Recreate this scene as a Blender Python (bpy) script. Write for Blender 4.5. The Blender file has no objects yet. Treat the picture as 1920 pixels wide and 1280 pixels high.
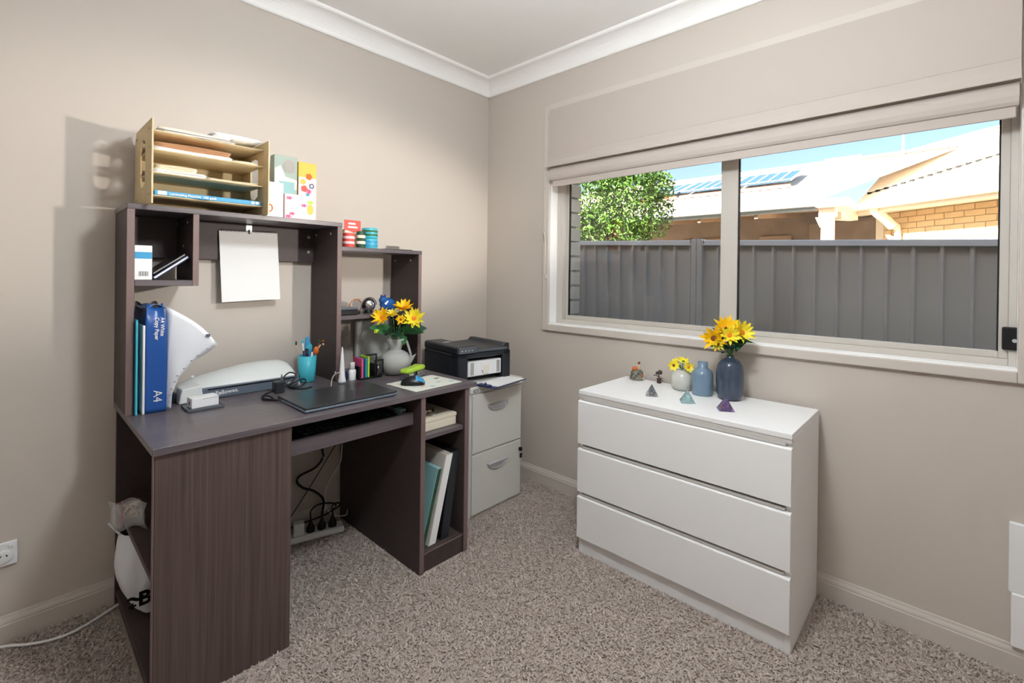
import bpy, bmesh, math, random
import numpy as np
from mathutils import Vector, Matrix
random.seed(7); rng = np.random.default_rng(7)
C = bpy.context.scene.collection
S = bpy.context.scene

# ------------------------------------------------------------------ camera
cam_d = bpy.data.cameras.new('camera'); cam = bpy.data.objects.new('camera', cam_d); C.objects.link(cam)
YAW, PIT, ROL = math.radians(46.817), math.radians(-.152), math.radians(.7252)
fw = Vector((math.sin(YAW)*math.cos(PIT), math.cos(YAW)*math.cos(PIT), math.sin(PIT)))
rt = Vector((math.cos(YAW), -math.sin(YAW), 0)); up = rt.cross(fw)
r2 = rt*math.cos(ROL) + up*math.sin(ROL); u2 = -rt*math.sin(ROL) + up*math.cos(ROL)
cam.matrix_world = Matrix(((r2.x, u2.x, -fw.x, -2.1018), (r2.y, u2.y, -fw.y, -2.195), (r2.z, u2.z, -fw.z, 1.193), (0, 0, 0, 1)))
cam_d.sensor_width = 36; cam_d.sensor_fit = 'HORIZONTAL'; cam_d.lens = 887.32*36/1920
cam_d.shift_y = -(640-518.94)/1920; cam_d.clip_start = .02; cam_d.clip_end = 400
S.camera = cam

# ------------------------------------------------------------------ light
SUN_DIR = Vector((.78, -.34, -.53)).normalized()          # travels away from our house onto the neighbour's
S.view_settings.view_transform = 'Standard'; S.view_settings.look = 'None'
S.view_settings.gamma = 1; S.view_settings.use_curve_mapping = False
S.view_settings.exposure = 1.62
w = bpy.data.worlds.new('sky'); S.world = w; w.use_nodes = True
nt = w.node_tree; nt.nodes.clear()
o_ = nt.nodes.new('ShaderNodeOutputWorld'); bg = nt.nodes.new('ShaderNodeBackground'); sk = nt.nodes.new('ShaderNodeTexSky')
sk.sky_type = 'NISHITA'; sk.sun_disc = False; sk.sun_elevation = math.asin(-SUN_DIR.z)
sk.sun_rotation = math.atan2(-SUN_DIR.x, -SUN_DIR.y); sk.air_density = 1.0; sk.dust_density = 2.5; sk.ozone_density = 1.5
bg.inputs['Strength'].default_value = .1
nt.links.new(sk.outputs[0], bg.inputs[0]); nt.links.new(bg.outputs[0], o_.inputs[0])
sun_d = bpy.data.lights.new('sun', 'SUN'); sun_d.energy = 16.0; sun_d.angle = math.radians(.6); sun_d.color = (1, .93, .82)
sun = bpy.data.objects.new('sun', sun_d); C.objects.link(sun); sun.rotation_euler = SUN_DIR.to_track_quat('-Z', 'Y').to_euler(); sun.location = (-12, 6, 12)
# opal globe lamp added out of view to fill the room with light
FILL_GLOW = 44.0     # radiance of the opal globe built below
# added unseen spotlight, imitates the window's light band on the left wall
SPOT_P, SPOT_T = Vector((-.34, -2.78, 1.46)), Vector((-1.12, .01, 1.47))
sp_d = bpy.data.lights.new('fill_spot_light', 'SPOT'); sp_d.energy = 52; sp_d.color = (1, .94, .85); sp_d.spot_size = math.radians(64); sp_d.spot_blend = .7; sp_d.shadow_soft_size = .05
spl = bpy.data.objects.new('fill_spot_light', sp_d); C.objects.link(spl); spl.location = SPOT_P; spl.rotation_euler = (SPOT_T-SPOT_P).to_track_quat('-Z', 'Y').to_euler(); spl.scale = (1, .38, 1)
S.cycles.max_bounces = 8; S.cycles.diffuse_bounces = 5; S.cycles.glossy_bounces = 3; S.cycles.transmission_bounces = 6; S.cycles.transparent_max_bounces = 10
S.cycles.use_adaptive_sampling = True; S.cycles.adaptive_threshold = .05
S.cycles.sample_clamp_indirect = 8; S.cycles.use_denoising = True

# ------------------------------------------------------------------ materials
MATS = {}
def mat(name, col, rough=.5, metal=0, spec=.5, grain=None, bump=0, bscale=60, var=0, vscale=8, alpha=1, trans=0, coat=0, ior=1.45):
    if name in MATS: return MATS[name]
    m = bpy.data.materials.new(name); m.use_nodes = True; n = m.node_tree.nodes; L = m.node_tree.links
    b = n['Principled BSDF']
    c = tuple(((v/255)/12.92 if v/255 <= .04045 else ((v/255+.055)/1.055)**2.4) for v in col) + (1,)
    b.inputs['Base Color'].default_value = c; b.inputs['Roughness'].default_value = rough; b.inputs['Metallic'].default_value = metal
    b.inputs['Specular IOR Level'].default_value = spec; b.inputs['IOR'].default_value = ior
    if trans: b.inputs['Transmission Weight'].default_value = trans
    if alpha < 1: b.inputs['Alpha'].default_value = alpha
    if coat: b.inputs['Coat Weight'].default_value = coat; b.inputs['Coat Roughness'].default_value = .05
    if grain or var or bump:
        tc = n.new('ShaderNodeTexCoord'); mp = n.new('ShaderNodeMapping'); L.new(tc.outputs['Object'], mp.inputs[0])
        no = n.new('ShaderNodeTexNoise'); L.new(mp.outputs[0], no.inputs[0]); no.inputs['Detail'].default_value = 5
        if grain:
            mp.inputs['Scale'].default_value = grain; no.inputs['Scale'].default_value = 1; no.inputs['Roughness'].default_value = .65; no.inputs['Distortion'].default_value = .6
        else: no.inputs['Scale'].default_value = vscale
        if var:
            rp = n.new('ShaderNodeValToRGB'); L.new(no.outputs[0], rp.inputs[0])
            rp.color_ramp.elements[0].position = .3; rp.color_ramp.elements[1].position = .72
            rp.color_ramp.elements[0].color = tuple(v*(1-var) for v in c[:3]) + (1,); rp.color_ramp.elements[1].color = tuple(min(1, v*(1+var)) for v in c[:3]) + (1,)
            L.new(rp.outputs[0], b.inputs['Base Color'])
        if bump:
            n2 = n.new('ShaderNodeTexNoise'); n2.inputs['Scale'].default_value = bscale; n2.inputs['Detail'].default_value = 4
            L.new(tc.outputs['Object'], n2.inputs[0])
            bp = n.new('ShaderNodeBump'); bp.inputs['Strength'].default_value = bump; bp.inputs['Distance'].default_value = .003
            L.new(n2.outputs[0], bp.inputs['Height']); L.new(bp.outputs[0], b.inputs['Normal'])
    MATS[name] = m; return m
def glassmat(name, tint=(1, 1, 1), gloss=.06):
    m = bpy.data.materials.new(name); m.use_nodes = True; n = m.node_tree.nodes; L = m.node_tree.links; n.clear()
    o = n.new('ShaderNodeOutputMaterial'); mx = n.new('ShaderNodeMixShader'); t = n.new('ShaderNodeBsdfTransparent'); g = n.new('ShaderNodeBsdfGlossy')
    t.inputs[0].default_value = tint + (1,); g.inputs['Roughness'].default_value = .01
    fr = n.new('ShaderNodeFresnel'); fr.inputs[0].default_value = 1.45
    L.new(fr.outputs[0], mx.inputs[0]); L.new(t.outputs[0], mx.inputs[1]); L.new(g.outputs[0], mx.inputs[2]); L.new(mx.outputs[0], o.inputs[0])
    MATS[name] = m; return m

mat('wall_paint', (200, 191, 182), .75, spec=.25, bump=.05, bscale=220)
mat('ceiling_paint', (246, 245, 243), .85, spec=.2)
mat('trim_white', (204, 196, 188), .45, spec=.4)
mat('carpet', (176, 163, 154), .95, spec=.1, bump=.5, bscale=260, var=.14, vscale=160)
mat('tuft', (196, 184, 176), .95, spec=.08, var=.16, vscale=90)
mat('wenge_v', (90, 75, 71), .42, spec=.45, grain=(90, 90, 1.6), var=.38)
mat('wenge_h_sheen', (98, 90, 94), .3, spec=.5, grain=(3, 90, 90), var=.22)  # dark wood grain, with the sky's reflection painted in as bluish grey
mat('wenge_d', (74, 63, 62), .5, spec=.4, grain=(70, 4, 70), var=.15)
mat('edge_tape', (120, 100, 98), .5)
mat('chest_white', (240, 240, 240), .42, spec=.4)
mat('chest_rail', (205, 202, 198), .55)
mat('cab_grey', (216, 216, 210), .4, spec=.45)
mat('silver', (200, 202, 204), .35, metal=.45)
mat('chrome', (210, 210, 212), .15, metal=1)
mat('dark_plastic', (42, 46, 52), .35, spec=.5)
mat('black_plastic', (24, 25, 28), .3, spec=.5)
mat('black_rubber', (20, 20, 21), .6)
mat('grey_plastic', (92, 98, 106), .35)
mat('white_plastic', (236, 238, 240), .3, spec=.5)
mat('paper', (240, 240, 240), .7, spec=.2)
mat('paper_cream', (236, 226, 205), .7, spec=.2)
mat('paper_grey', (170, 165, 160), .7, spec=.2)
mat('kraft', (205, 165, 130), .7, spec=.2)
mat('mdf', (216, 196, 156), .6, spec=.3, var=.05, vscale=30)
mat('blue_print', (52, 150, 200), .4)
mat('ream_blue', (30, 82, 158), .28, spec=.6, bump=.4, bscale=30)
mat('ream_light', (112, 150, 206), .3)
mat('sleeve', (232, 236, 243), .25, spec=.6)
mat('teal', (40, 150, 180), .35)
mat('cyan_cup', (72, 186, 205), .35)
mat('lam_white', (228, 232, 230), .35)
mat('lam_grey', (98, 110, 124), .3, spec=.5)
mat('laptop', (74, 76, 80), .3, metal=.5)
mat('laptop_edge', (165, 185, 205), .25, metal=.8)
mat('petal', (250, 196, 18), .5, spec=.3, var=.12, vscale=40)
mat('petal_b', (246, 226, 60), .5, spec=.3, var=.12, vscale=40)
mat('disc', (120, 70, 20), .8)
mat('disc_o', (225, 130, 20), .8)
mat('leaf', (52, 110, 62), .5, var=.25, vscale=30)
mat('leaf_d', (40, 78, 58), .5, var=.2, vscale=30)
mat('stem', (86, 128, 70), .5)
mat('stone_vase', (176, 176, 174), .7, spec=.25, bump=.15, bscale=120)
mat('glaze_grey', (198, 200, 192), .14, spec=.6, var=.06, vscale=20)
mat('glaze_blue', (118, 143, 165), .14, spec=.6, var=.12, vscale=14)
mat('glaze_navy', (62, 74, 92), .08, spec=.7, var=.12, vscale=8)
mat('blind', (190, 180, 172), .85, spec=.15, bump=.1, bscale=600)
mat('alu', (198, 192, 184), .4, spec=.5)
mat('reveal', (246, 246, 246), .45)
mat('gasket', (22, 22, 22), .7)
mat('fence', (206, 203, 194), .5, spec=.35)
mat('fence_rail_lit', (226, 230, 230), .45, spec=.4)  # rail colour lightened to stand in for skylight on its top
mat('brick_own', (196, 190, 178), .85, var=.1, vscale=12, bump=.3, bscale=90); mat('skin_dark', (92, 74, 62), .9)
mat('brick_cream', (206, 180, 142), .85, var=.12, vscale=5, bump=.3, bscale=90)
mat('mortar', (188, 170, 140), .9)
mat('roof_cream', (240, 228, 212), .45, spec=.4)
mat('fascia', (236, 226, 214), .5)
mat('gutter_grey', (160, 168, 176), .45)
mat('soffit', (150, 128, 110), .85)
mat('patio_wall', (128, 112, 100), .85, var=.15, vscale=3)
mat('solar', (52, 82, 110), .12, spec=.6)
mat('cell_line', (226, 236, 240), .4)
mat('orange_rail', (190, 92, 62), .6)
mat('tree_leaf', (72, 104, 38), .55, spec=.3, var=.45, vscale=2.5)
mat('bark', (96, 76, 58), .9)
mat('ground', (150, 140, 122), .95, var=.15, vscale=2)
mat('roof_own', (120, 112, 104), .7)
mat('red_card', (216, 84, 76), .5)
mat('pink_card', (240, 205, 208), .5)
mat('orange_card', (246, 190, 80), .5)
mat('sage_card', (160, 176, 166), .5)
mat('teal_card', (140, 184, 186), .5)
mat('cream_card', (236, 230, 218), .5)
mat('lime', (176, 214, 66), .4)
mat('pink', (226, 92, 140), .5)
mat('amber', (205, 110, 50), .2, spec=.6)
mat('rose_dark', (72, 56, 52), .6)
mat('purple', (176, 150, 205), .05, trans=.85)
mat('blue_glass', (50, 110, 190), .08, trans=.35)
mat('pyr_clear', (225, 232, 242), .05, trans=.9)
mat('pyr_aqua', (200, 236, 240), .06, trans=.75)
mat('gold', (196, 158, 80), .3, metal=.8)
mat('teal_roll', (70, 180, 200), .35)
mat('skin_clear', (235, 238, 240), .2, alpha=.22)
mat('bag_white', (226, 230, 238), .5, spec=.3)
mat('rope', (214, 198, 170), .8)
mat('fill_glass', (245, 240, 230), .4)
mat('wood_brown', (120, 72, 42), .6)
mat('navy', (36, 48, 96), .4)
mat('mousepad', (214, 216, 206), .8, spec=.2)
mat('sand', (220, 180, 150), .8)
mat('green_fig', (170, 170, 158), .1, trans=.6)
glassmat('pane_glass', (.97, .98, .98))

# ------------------------------------------------------------------ helpers
OFFS = {}
def tag(o, label=None, cat=None, group=None, kind=None):
    if label: o['label'] = label
    if cat: o['category'] = cat
    if group: o['group'] = group
    if kind: o['kind'] = kind
    return o
def thing(name, label, cat, loc=(0, 0, 0), rz=0, group=None, world=True):
    """Empty at the thing's base; with world=True its parts are given in room coordinates."""
    o = bpy.data.objects.new(name, None); C.objects.link(o); o.location = loc; o.rotation_euler = (0, 0, rz); o.empty_display_size = .05
    OFFS[o.name] = Vector(loc) if (world and not rz) else Vector((0, 0, 0))
    return tag(o, label, cat, group)
def mk(name, V, F, m, parent=None, smooth=False, bevel=0, segs=2, kind=None):
    V = [Vector(v) for v in V]
    loc = Vector((0, 0, 0))
    if parent is not None:
        off = OFFS.get(parent.name, Vector((0, 0, 0)))
    else:
        xs = [v.x for v in V]; ys = [v.y for v in V]; zs = [v.z for v in V]
        off = loc = Vector(((min(xs)+max(xs))/2, (min(ys)+max(ys))/2, min(zs)))
    me = bpy.data.meshes.new(name); me.from_pydata([tuple(v-off) for v in V], [], F)
    bm = bmesh.new(); bm.from_mesh(me); bmesh.ops.recalc_face_normals(bm, faces=bm.faces)
    if bevel: bmesh.ops.bevel(bm, geom=list(bm.edges), offset=bevel, segments=segs, profile=.6, affect='EDGES', clamp_overlap=True)
    if smooth:
        for f in bm.faces: f.smooth = True
    bm.to_mesh(me); bm.free()
    me.materials.append(MATS[m] if isinstance(m, str) else m)
    o = bpy.data.objects.new(name, me); C.objects.link(o); o.location = loc
    if parent is not None: o.parent = parent; OFFS[o.name] = off
    else: OFFS[o.name] = off
    if kind: o['kind'] = kind
    return o
def bxv(x0, x1, y0, y1, z0, z1):
    return [(x, y, z) for x in (x0, x1) for y in (y0, y1) for z in (z0, z1)]
BF = [(0, 1, 3, 2), (4, 6, 7, 5), (0, 4, 5, 1), (2, 3, 7, 6), (0, 2, 6, 4), (1, 5, 7, 3)]
def box(name, x0, x1, y0, y1, z0, z1, m, parent=None, bevel=.0015, segs=1, **k):
    return mk(name, bxv(x0, x1, y0, y1, z0, z1), BF, m, parent, bevel=bevel, segs=segs, **k)
def boxes(name, L, m, parent=None, bevel=.001, **k):
    V, F = [], []
    for b in L:
        n = len(V); V += bxv(*b); F += [tuple(i+n for i in f) for f in BF]
    return mk(name, V, F, m, parent, bevel=bevel, segs=1, **k)
def lathe(name, prof, m, parent=None, c=(0, 0), segs=32, sx=1, sy=1, smooth=True):
    V, F = [], []
    for r, z in prof:
        for i in range(segs):
            a = 2*math.pi*i/segs; V.append((c[0]+r*sx*math.cos(a), c[1]+r*sy*math.sin(a), z))
    for j in range(len(prof)-1):
        for i in range(segs):
            F.append((j*segs+i, j*segs+(i+1) % segs, (j+1)*segs+(i+1) % segs, (j+1)*segs+i))
    F.append(tuple(range(segs))[::-1]); F.append(tuple((len(prof)-1)*segs+i for i in range(segs)))
    return mk(name, V, F, m, parent, smooth=smooth)
def crom(P, n=6):
    P = [Vector(p) for p in P]; out = []
    Q = [P[0]*2-P[1]] + P + [P[-1]*2-P[-2]]
    for i in range(1, len(Q)-2):
        for k in range(n):
            t = k/n; a, b, c, d = Q[i-1], Q[i], Q[i+1], Q[i+2]
            out.append(.5*((2*b)+(c-a)*t+(2*a-5*b+4*c-d)*t*t+(3*b-a-3*c+d)*t**3))
    return out+[P[-1]]
def tubev(P, r, segs=8):
    V, F = [], []
    for i, p in enumerate(P):
        d = (P[min(i+1, len(P)-1)]-P[max(i-1, 0)]).normalized()
        a = d.cross(Vector((0, 0, 1)) if abs(d.z) < .9 else Vector((1, 0, 0))).normalized(); b = d.cross(a)
        rr = r[i] if isinstance(r, list) else r
        for k in range(segs):
            t = 2*math.pi*k/segs; V.append(p+a*rr*math.cos(t)+b*rr*math.sin(t))
    for i in range(len(P)-1):
        for k in range(segs): F.append((i*segs+k, i*segs+(k+1) % segs, (i+1)*segs+(k+1) % segs, (i+1)*segs+k))
    F += [tuple(range(segs))[::-1], tuple((len(P)-1)*segs+k for k in range(segs))]
    return V, F
def tube(name, pts, r, m, parent=None, n=6, segs=8):
    P = crom(pts, n) if n else [Vector(p) for p in pts]
    if isinstance(r, list): r = [r[min(int(i/len(P)*len(r)), len(r)-1)] for i in range(len(P))]
    V, F = tubev(P, r, segs)
    return mk(name, V, F, m, parent, smooth=True)
def prism(name, poly, ax, a0, a1, m, parent=None, bevel=0, smooth=False):
    """polygon in the plane across axis ax (0 x, 1 y, 2 z), extruded from a0 to a1"""
    def P(u, v, a): return {0: (a, u, v), 1: (u, a, v), 2: (u, v, a)}[ax]
    n = len(poly); V = [P(u, v, a0) for u, v in poly]+[P(u, v, a1) for u, v in poly]
    F = [tuple(range(n))[::-1], tuple(range(n, 2*n))]+[(i, (i+1) % n, n+(i+1) % n, n+i) for i in range(n)]
    return mk(name, V, F, m, parent, bevel=bevel, segs=1, smooth=smooth)
def grid(name, fn, nu, nv, m, parent=None, thick=0, smooth=True):
    V = [fn(i/nu, j/nv) for i in range(nu+1) for j in range(nv+1)]
    F = [(i*(nv+1)+j, (i+1)*(nv+1)+j, (i+1)*(nv+1)+j+1, i*(nv+1)+j+1) for i in range(nu) for j in range(nv)]
    o = mk(name, V, F, m, parent, smooth=smooth)
    if thick:
        s = o.modifiers.new('thickness', 'SOLIDIFY'); s.thickness = thick; s.offset = 0
    return o
def quadring(u0, u1, v0, v1, wdt):
    return [(u0, u1, v0, v0+wdt), (u0, u1, v1-wdt, v1), (u0, u0+wdt, v0+wdt, v1-wdt), (u1-wdt, u1, v0+wdt, v1-wdt)]
def text(name, body, size, pos, xd, yd, m, parent=None, extr=.0003, bold=0, spacing=1):
    cu = bpy.data.curves.new('lettering', 'FONT'); cu.body = body; cu.size = size; cu.extrude = extr; cu.offset = bold; cu.space_character = spacing
    to = bpy.data.objects.new('lettering', cu); C.objects.link(to)
    me = bpy.data.meshes.new_from_object(to.evaluated_get(bpy.context.evaluated_depsgraph_get()))
    bpy.data.objects.remove(to); bpy.data.curves.remove(cu)
    xd = Vector(xd).normalized(); yd = Vector(yd).normalized(); zd = xd.cross(yd)
    off = OFFS.get(parent.name, Vector((0, 0, 0))) if parent else Vector((0, 0, 0))
    me.transform(Matrix.Translation(Vector(pos)-off) @ Matrix(((xd.x, yd.x, zd.x, 0), (xd.y, yd.y, zd.y, 0), (xd.z, yd.z, zd.z, 0), (0, 0, 0, 1))))
    me.materials.clear(); me.materials.append(MATS[m])
    o = bpy.data.objects.new(name, me); C.objects.link(o)
    if parent: o.parent = parent; OFFS[o.name] = off
    return o
def struct(o): o['kind'] = 'structure'; return o

# ================================================================== the room
WX = WY = .012          # plaster faces of the window wall (x) and the desk wall (y)
ZF, ZCE = 0.0, 2.42
XB, YN = -3.15, -3.2    # walls behind the photographer
struct(box('floor', XB-.1, .14, YN-.1, .14, -.12, 0, 'carpet', bevel=0))
struct(box('ceiling', XB-.1, .24, YN-.1, .24, ZCE, ZCE+.08, 'ceiling_paint', bevel=0))
struct(box('wall_left', XB, WX, WY, WY+.1, 0, ZCE, 'wall_paint', bevel=0))
struct(boxes('wall_right', [(WX, .12, YN, .12, 0, .9), (WX, .12, YN, .12, 2.125, ZCE), (WX, .12, -.49, .12, .9, 2.125), (WX, .12, YN, -2.352, .9, 2.125)], 'wall_paint', bevel=0))
struct(box('wall_back', XB-.1, XB, YN, WY+.1, 0, ZCE, 'wall_paint', bevel=0))
struct(box('wall_near', XB, WX, YN-.1, YN, 0, ZCE, 'wall_paint', bevel=0))
# skirting boards with a stepped top
def skirt(name, ax, a0, a1):
    prof = [(WX, 0), (0, 0), (0, .058), (.002, .061), (.002, .066), (.004, .072), (.007, .078), (.009, .086), (WX, .087)]
    struct(prism(name, prof, ax, a0, a1, 'trim_white'))
skirt('baseboard_left', 0, XB, .012); skirt('baseboard_right', 1, YN, .012)
cov = [(WX, 2.33), (.0, 2.33), (-.004, 2.336)] + [(-.004-.07*(1-math.cos(a)), 2.336+.068*math.sin(a)) for a in [i*math.pi/2/8 for i in range(1, 9)]] + [(-.08, 2.408), (-.082, 2.42), (WX, 2.42)]
struct(prism('trim_1', cov, 0, XB, .012, 'ceiling_paint')); struct(prism('trim_2', cov, 1, YN, .012, 'ceiling_paint'))

# carpet pile: short twisted yarn ends, nobody could count them
N = 150000
px = rng.uniform(-2.12, -.005, N); py = rng.uniform(-2.5, -.005, N)
keep = ~((px > -.40) & (py > -1.83) & (py < -1.01)) & ~((px > -.56) & (px < -.185) & (py > -.48)) & ~((px > -.99) & (px < -.72) & (py > -.665)) & ~((px > -1.835) & (px < -1.47) & (py > -.66))
px, py = px[keep], py[keep]; N = len(px)
a = rng.uniform(0, 2*np.pi, N); hgt = rng.uniform(.005, .0085, N); wd = rng.uniform(.0018, .0032, N); le = rng.uniform(.005, .012, N); la = rng.uniform(0, 2*np.pi, N)
base = np.stack([px, py, np.zeros(N)], 1); dx = np.stack([np.cos(a)*wd, np.sin(a)*wd, np.zeros(N)], 1)
ld = np.stack([np.cos(la)*le, np.sin(la)*le, np.zeros(N)], 1); upv = np.stack([np.zeros(N), np.zeros(N), hgt], 1)
Vt = np.stack([base-dx, base+dx, base+dx+ld*.5+upv*.8, base-dx+ld*.5+upv*.8, base+ld*1.3+upv], 1).reshape(-1, 3)
i5 = np.arange(N)*5
me = bpy.data.meshes.new('carpet_pile')
Ft = np.stack([i5, i5+1, i5+2, i5+3], 1)
Ft3 = np.stack([i5+3, i5+2, i5+4], 1)
me.from_pydata(Vt.tolist(), [], Ft.tolist()+Ft3.tolist()); me.materials.append(MATS['tuft'])
cp = bpy.data.objects.new('carpet_pile', me); C.objects.link(cp); tag(cp, 'short taupe carpet pile covering the floor', 'carpet', kind='stuff')

# ------------------------------------------------------------------ window 1
wn = thing('window_1', None, None, (.06, -1.42, .9)); wn['kind'] = 'structure'
box('reveal_side', WX-.012, .135, -.506, -.488, .907, 2.125, 'reveal', wn); box('reveal_side', WX-.012, .135, -2.354, -2.336, .907, 2.125, 'reveal', wn)
box('sill_board', -.002, .135, -2.336, -.506, .905, .925, 'reveal', wn); box('reveal_head', WX-.012, .135, -2.336, -.506, 2.107, 2.125, 'reveal', wn)
for nm, b in (('architrave', (-.006, WX, -.508, -.467, .885, 2.165)), ('architrave', (-.006, WX, -2.376, -2.334, .885, 2.165)), ('architrave', (-.006, WX, -2.334, -.508, .885, .921)), ('architrave', (-.006, WX, -2.334, -.508, 2.128, 2.165))):
    box(nm, *b, 'trim_white', wn, bevel=.004, segs=2)
# outer aluminium frame and the two sashes
box('frame_jamb', .075, .135, -.548, -.506, .925, 2.107, 'alu', wn); box('frame_jamb', .075, .135, -2.336, -2.318, .925, 2.107, 'alu', wn)
box('frame_sill', .075, .135, -2.318, -.548, .925, .948, 'alu', wn); box('frame_head', .075, .135, -2.318, -.548, 2.085, 2.107, 'alu', wn)
def sash(y0, y1, x0, x1, wl, wr):
    s = box('sash_stile', x0, x1, y0-wl, y0, .948, 2.085, 'alu', wn); box('sash_stile', x0, x1, y1, y1+wr, .948, 2.085, 'alu', wn)
    box('sash_rail', x0, x1, y1+wr, y0-wl, .948, .97, 'alu', wn); box('sash_rail', x0, x1, y1+wr, y0-wl, 2.063, 2.085, 'alu', wn)
    g = (x0+x1)/2
    boxes('gasket', [(g-.006, g+.006, y0-wl-.005, y0-wl, .97, 2.063), (g-.006, g+.006, y1+wr, y1+wr+.004, .97, 2.063)], 'gasket', wn, bevel=0)
    box('pane', g-.002, g+.002, y1+wr, y0-wl, .97, 2.063, 'pane_glass', wn, bevel=0)
sash(-.548, -1.478, .108, .13, .016, .05)
sash(-1.424, -2.318, .08, .104, .072, .022)
lk = box('window_lock', .062, .08, -2.341, -2.303, .977, 1.05, 'black_plastic', wn, bevel=.006, segs=3); lk['label'] = 'black window lock with key barrel'
prism('key_barrel', [(-2.331+.006*math.cos(t), 1.008+.006*math.sin(t)) for t in [i*math.pi/6 for i in range(12)]], 0, .0605, .063, 'silver', lk)

# roman blind: face cloth, one bellied fold and a hem bar
bl = thing('roman_blind', 'cream roman blind half raised over the window', 'blind', (-.015, -1.42, 1.69))
box('headrail', -.016, -.0065, -2.333, -.512, 2.105, 2.13, 'blind', bl)
cloth = [(-.0165, 2.126), (-.019, 2.126), (-.019, 1.87), (-.024, 1.84), (-.036, 1.815), (-.047, 1.803), (-.05, 1.799), (-.046, 1.798), (-.03, 1.806), (-.019, 1.81), (-.019, 1.79), (-.0165, 1.79)]
prism('face_cloth', cloth, 1, -2.331, -.513, 'blind', bl)
box('seam', -.0205, -.0192, -2.331, -.513, 1.868, 1.871, 'blind', bl, bevel=.0005)
fold = [(-.017, 1.8), (-.022, 1.796), (-.03, 1.785), (-.037, 1.77), (-.039, 1.752), (-.036, 1.735), (-.03, 1.725), (-.02, 1.722), (-.017, 1.73)]
prism('fold', fold, 1, -2.327, -.528, 'blind', bl)
box('hem_bar', -.024, -.018, -2.322, -.545, 1.69, 1.728, 'blind', bl, bevel=.002)
cd = thing('blind_cord', 'white looped blind cord beside the left window jamb', 'cord', (-.012, -.505, 1.19))
tube('cord_line', [(-.012, -.5, 2.1), (-.012, -.497, 1.9), (-.012, -.492, 1.6), (-.014, -.49, 1.43)], .0016, 'trim_white', cd)
tube('cord_tail', [(-.02, -.486, 1.44), (-.02, -.494, 1.40), (-.02, -.497, 1.3), (-.02, -.49, 1.22), (-.016, -.497, 1.19)], .0028, 'trim_white', cd)
lathe('tassel', [(.002, 1.175), (.005, 1.18), (.004, 1.195), (.001, 1.2)], 'trim_white', cd, c=(-.016, -.5), segs=10)
kc = thing('cord_cleat', 'small clear plastic cord cleat on the window architrave', 'cleat', (-.008, -.48, 1.4))
box('cleat_body', -.012, -.0065, -.488, -.474, 1.39, 1.44, 'paper_grey', kc, bevel=.002); box('cleat_horn', -.022, -.012, -.486, -.476, 1.432, 1.44, 'paper_grey', kc)

# power point on the desk wall and a pale creased panel by the window wall
ol = thing('power_outlet', 'white double power outlet low on the left wall', 'outlet', (-2.13, .005, .25))
box('plate', -2.19, -2.074, .002, WY, .248, .322, 'white_plastic', ol, bevel=.003, segs=2)
for cx in (-2.16, -2.105):
    f = lathe('socket_face', [(.0215, 0), (.0215, .003), (.02, .004)], 'white_plastic', ol, segs=24)
    f.matrix_local = Matrix.Translation(Vector((cx, .002, .278))-OFFS[ol.name]+Vector((0, 0, 0))) @ Matrix.Rotation(math.radians(90), 4, 'X'); f.data.transform(Matrix.Translation(OFFS[ol.name]))
    for dx_, an in ((-.007, 30), (.007, -30)):
        s = box('slot', -.0012, .0012, -.0005, .0005, -.004, .004, 'black_rubber', ol, bevel=0); s.data.transform(Matrix.Translation(OFFS[ol.name]))
        s.matrix_local = Matrix.Translation(Vector((cx+dx_, -.0022, .282))-OFFS[ol.name]) @ Matrix.Rotation(math.radians(an), 4, 'Y')
for cx in (-2.15, -2.088): box('rocker_switch', cx-.006, cx+.006, -.002, .002, .303, .313, 'white_plastic', ol, bevel=.001)
pn = thing('wall_panel', 'pale creased panel on the window wall at the right edge', 'panel', (0, -2.4, .09))
box('upper_sheet', -.006, WX, -2.5, -2.322, .25, .46, 'white_plastic', pn, bevel=.002); box('lower_sheet', -.012, WX, -2.5, -2.328, .088, .25, 'paper', pn, bevel=.003)

# body of the added fill lamp, out of view
lp = thing('fill_lamp', 'added opal globe lamp out of view that fills the room', 'lamp', (-1.34, -1.66, 1.89))
lathe('lamp_base', [(.06, 2.4), (.06, 2.42)], 'white_plastic', lp, c=(-1.34, -1.66)); tube('lamp_stem', [(-1.34, -1.66, 2.4), (-1.34, -1.66, 2.08)], .006, 'white_plastic', lp, n=0)
lathe('fill_globe', [(.1*math.sin(a), 1.99-.1*math.cos(a)) for a in [math.pi*i/14 for i in range(1, 14)]], 'fill_glass', lp, c=(-1.34, -1.66), segs=20)
_b = MATS['fill_glass'].node_tree.nodes['Principled BSDF']; _b.inputs['Emission Color'].default_value = (.92, .97, 1, 1); _b.inputs['Emission Strength'].default_value = FILL_GLOW

fl = thing('fill_spot', 'added standing spotlight out of view that brightens the left wall', 'lamp', (-.34, -2.86, 0))  # stand and shade for the added spotlight
lathe('lamp_foot', [(.13, 0.001), (.13, .015), (.02, .03)], 'black_plastic', fl, c=(-.34, -2.9)); tube('lamp_pole', [(-.34, -2.9, .02), (-.34, -2.9, 1.46)], .011, 'black_plastic', fl, n=0)
sh = lathe('lamp_shade', [(.025, -.09), (.06, -.08), (.085, .03), (.083, .03), (.058, -.078), (.02, -.085)], 'silver', fl, segs=24); sh.data.transform(Matrix.Translation(OFFS[fl.name]))
sh.matrix_local = Matrix.Translation(SPOT_P-OFFS[fl.name]) @ (SPOT_T-SPOT_P).to_track_quat('Z', 'Y').to_matrix().to_4x4()

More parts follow.
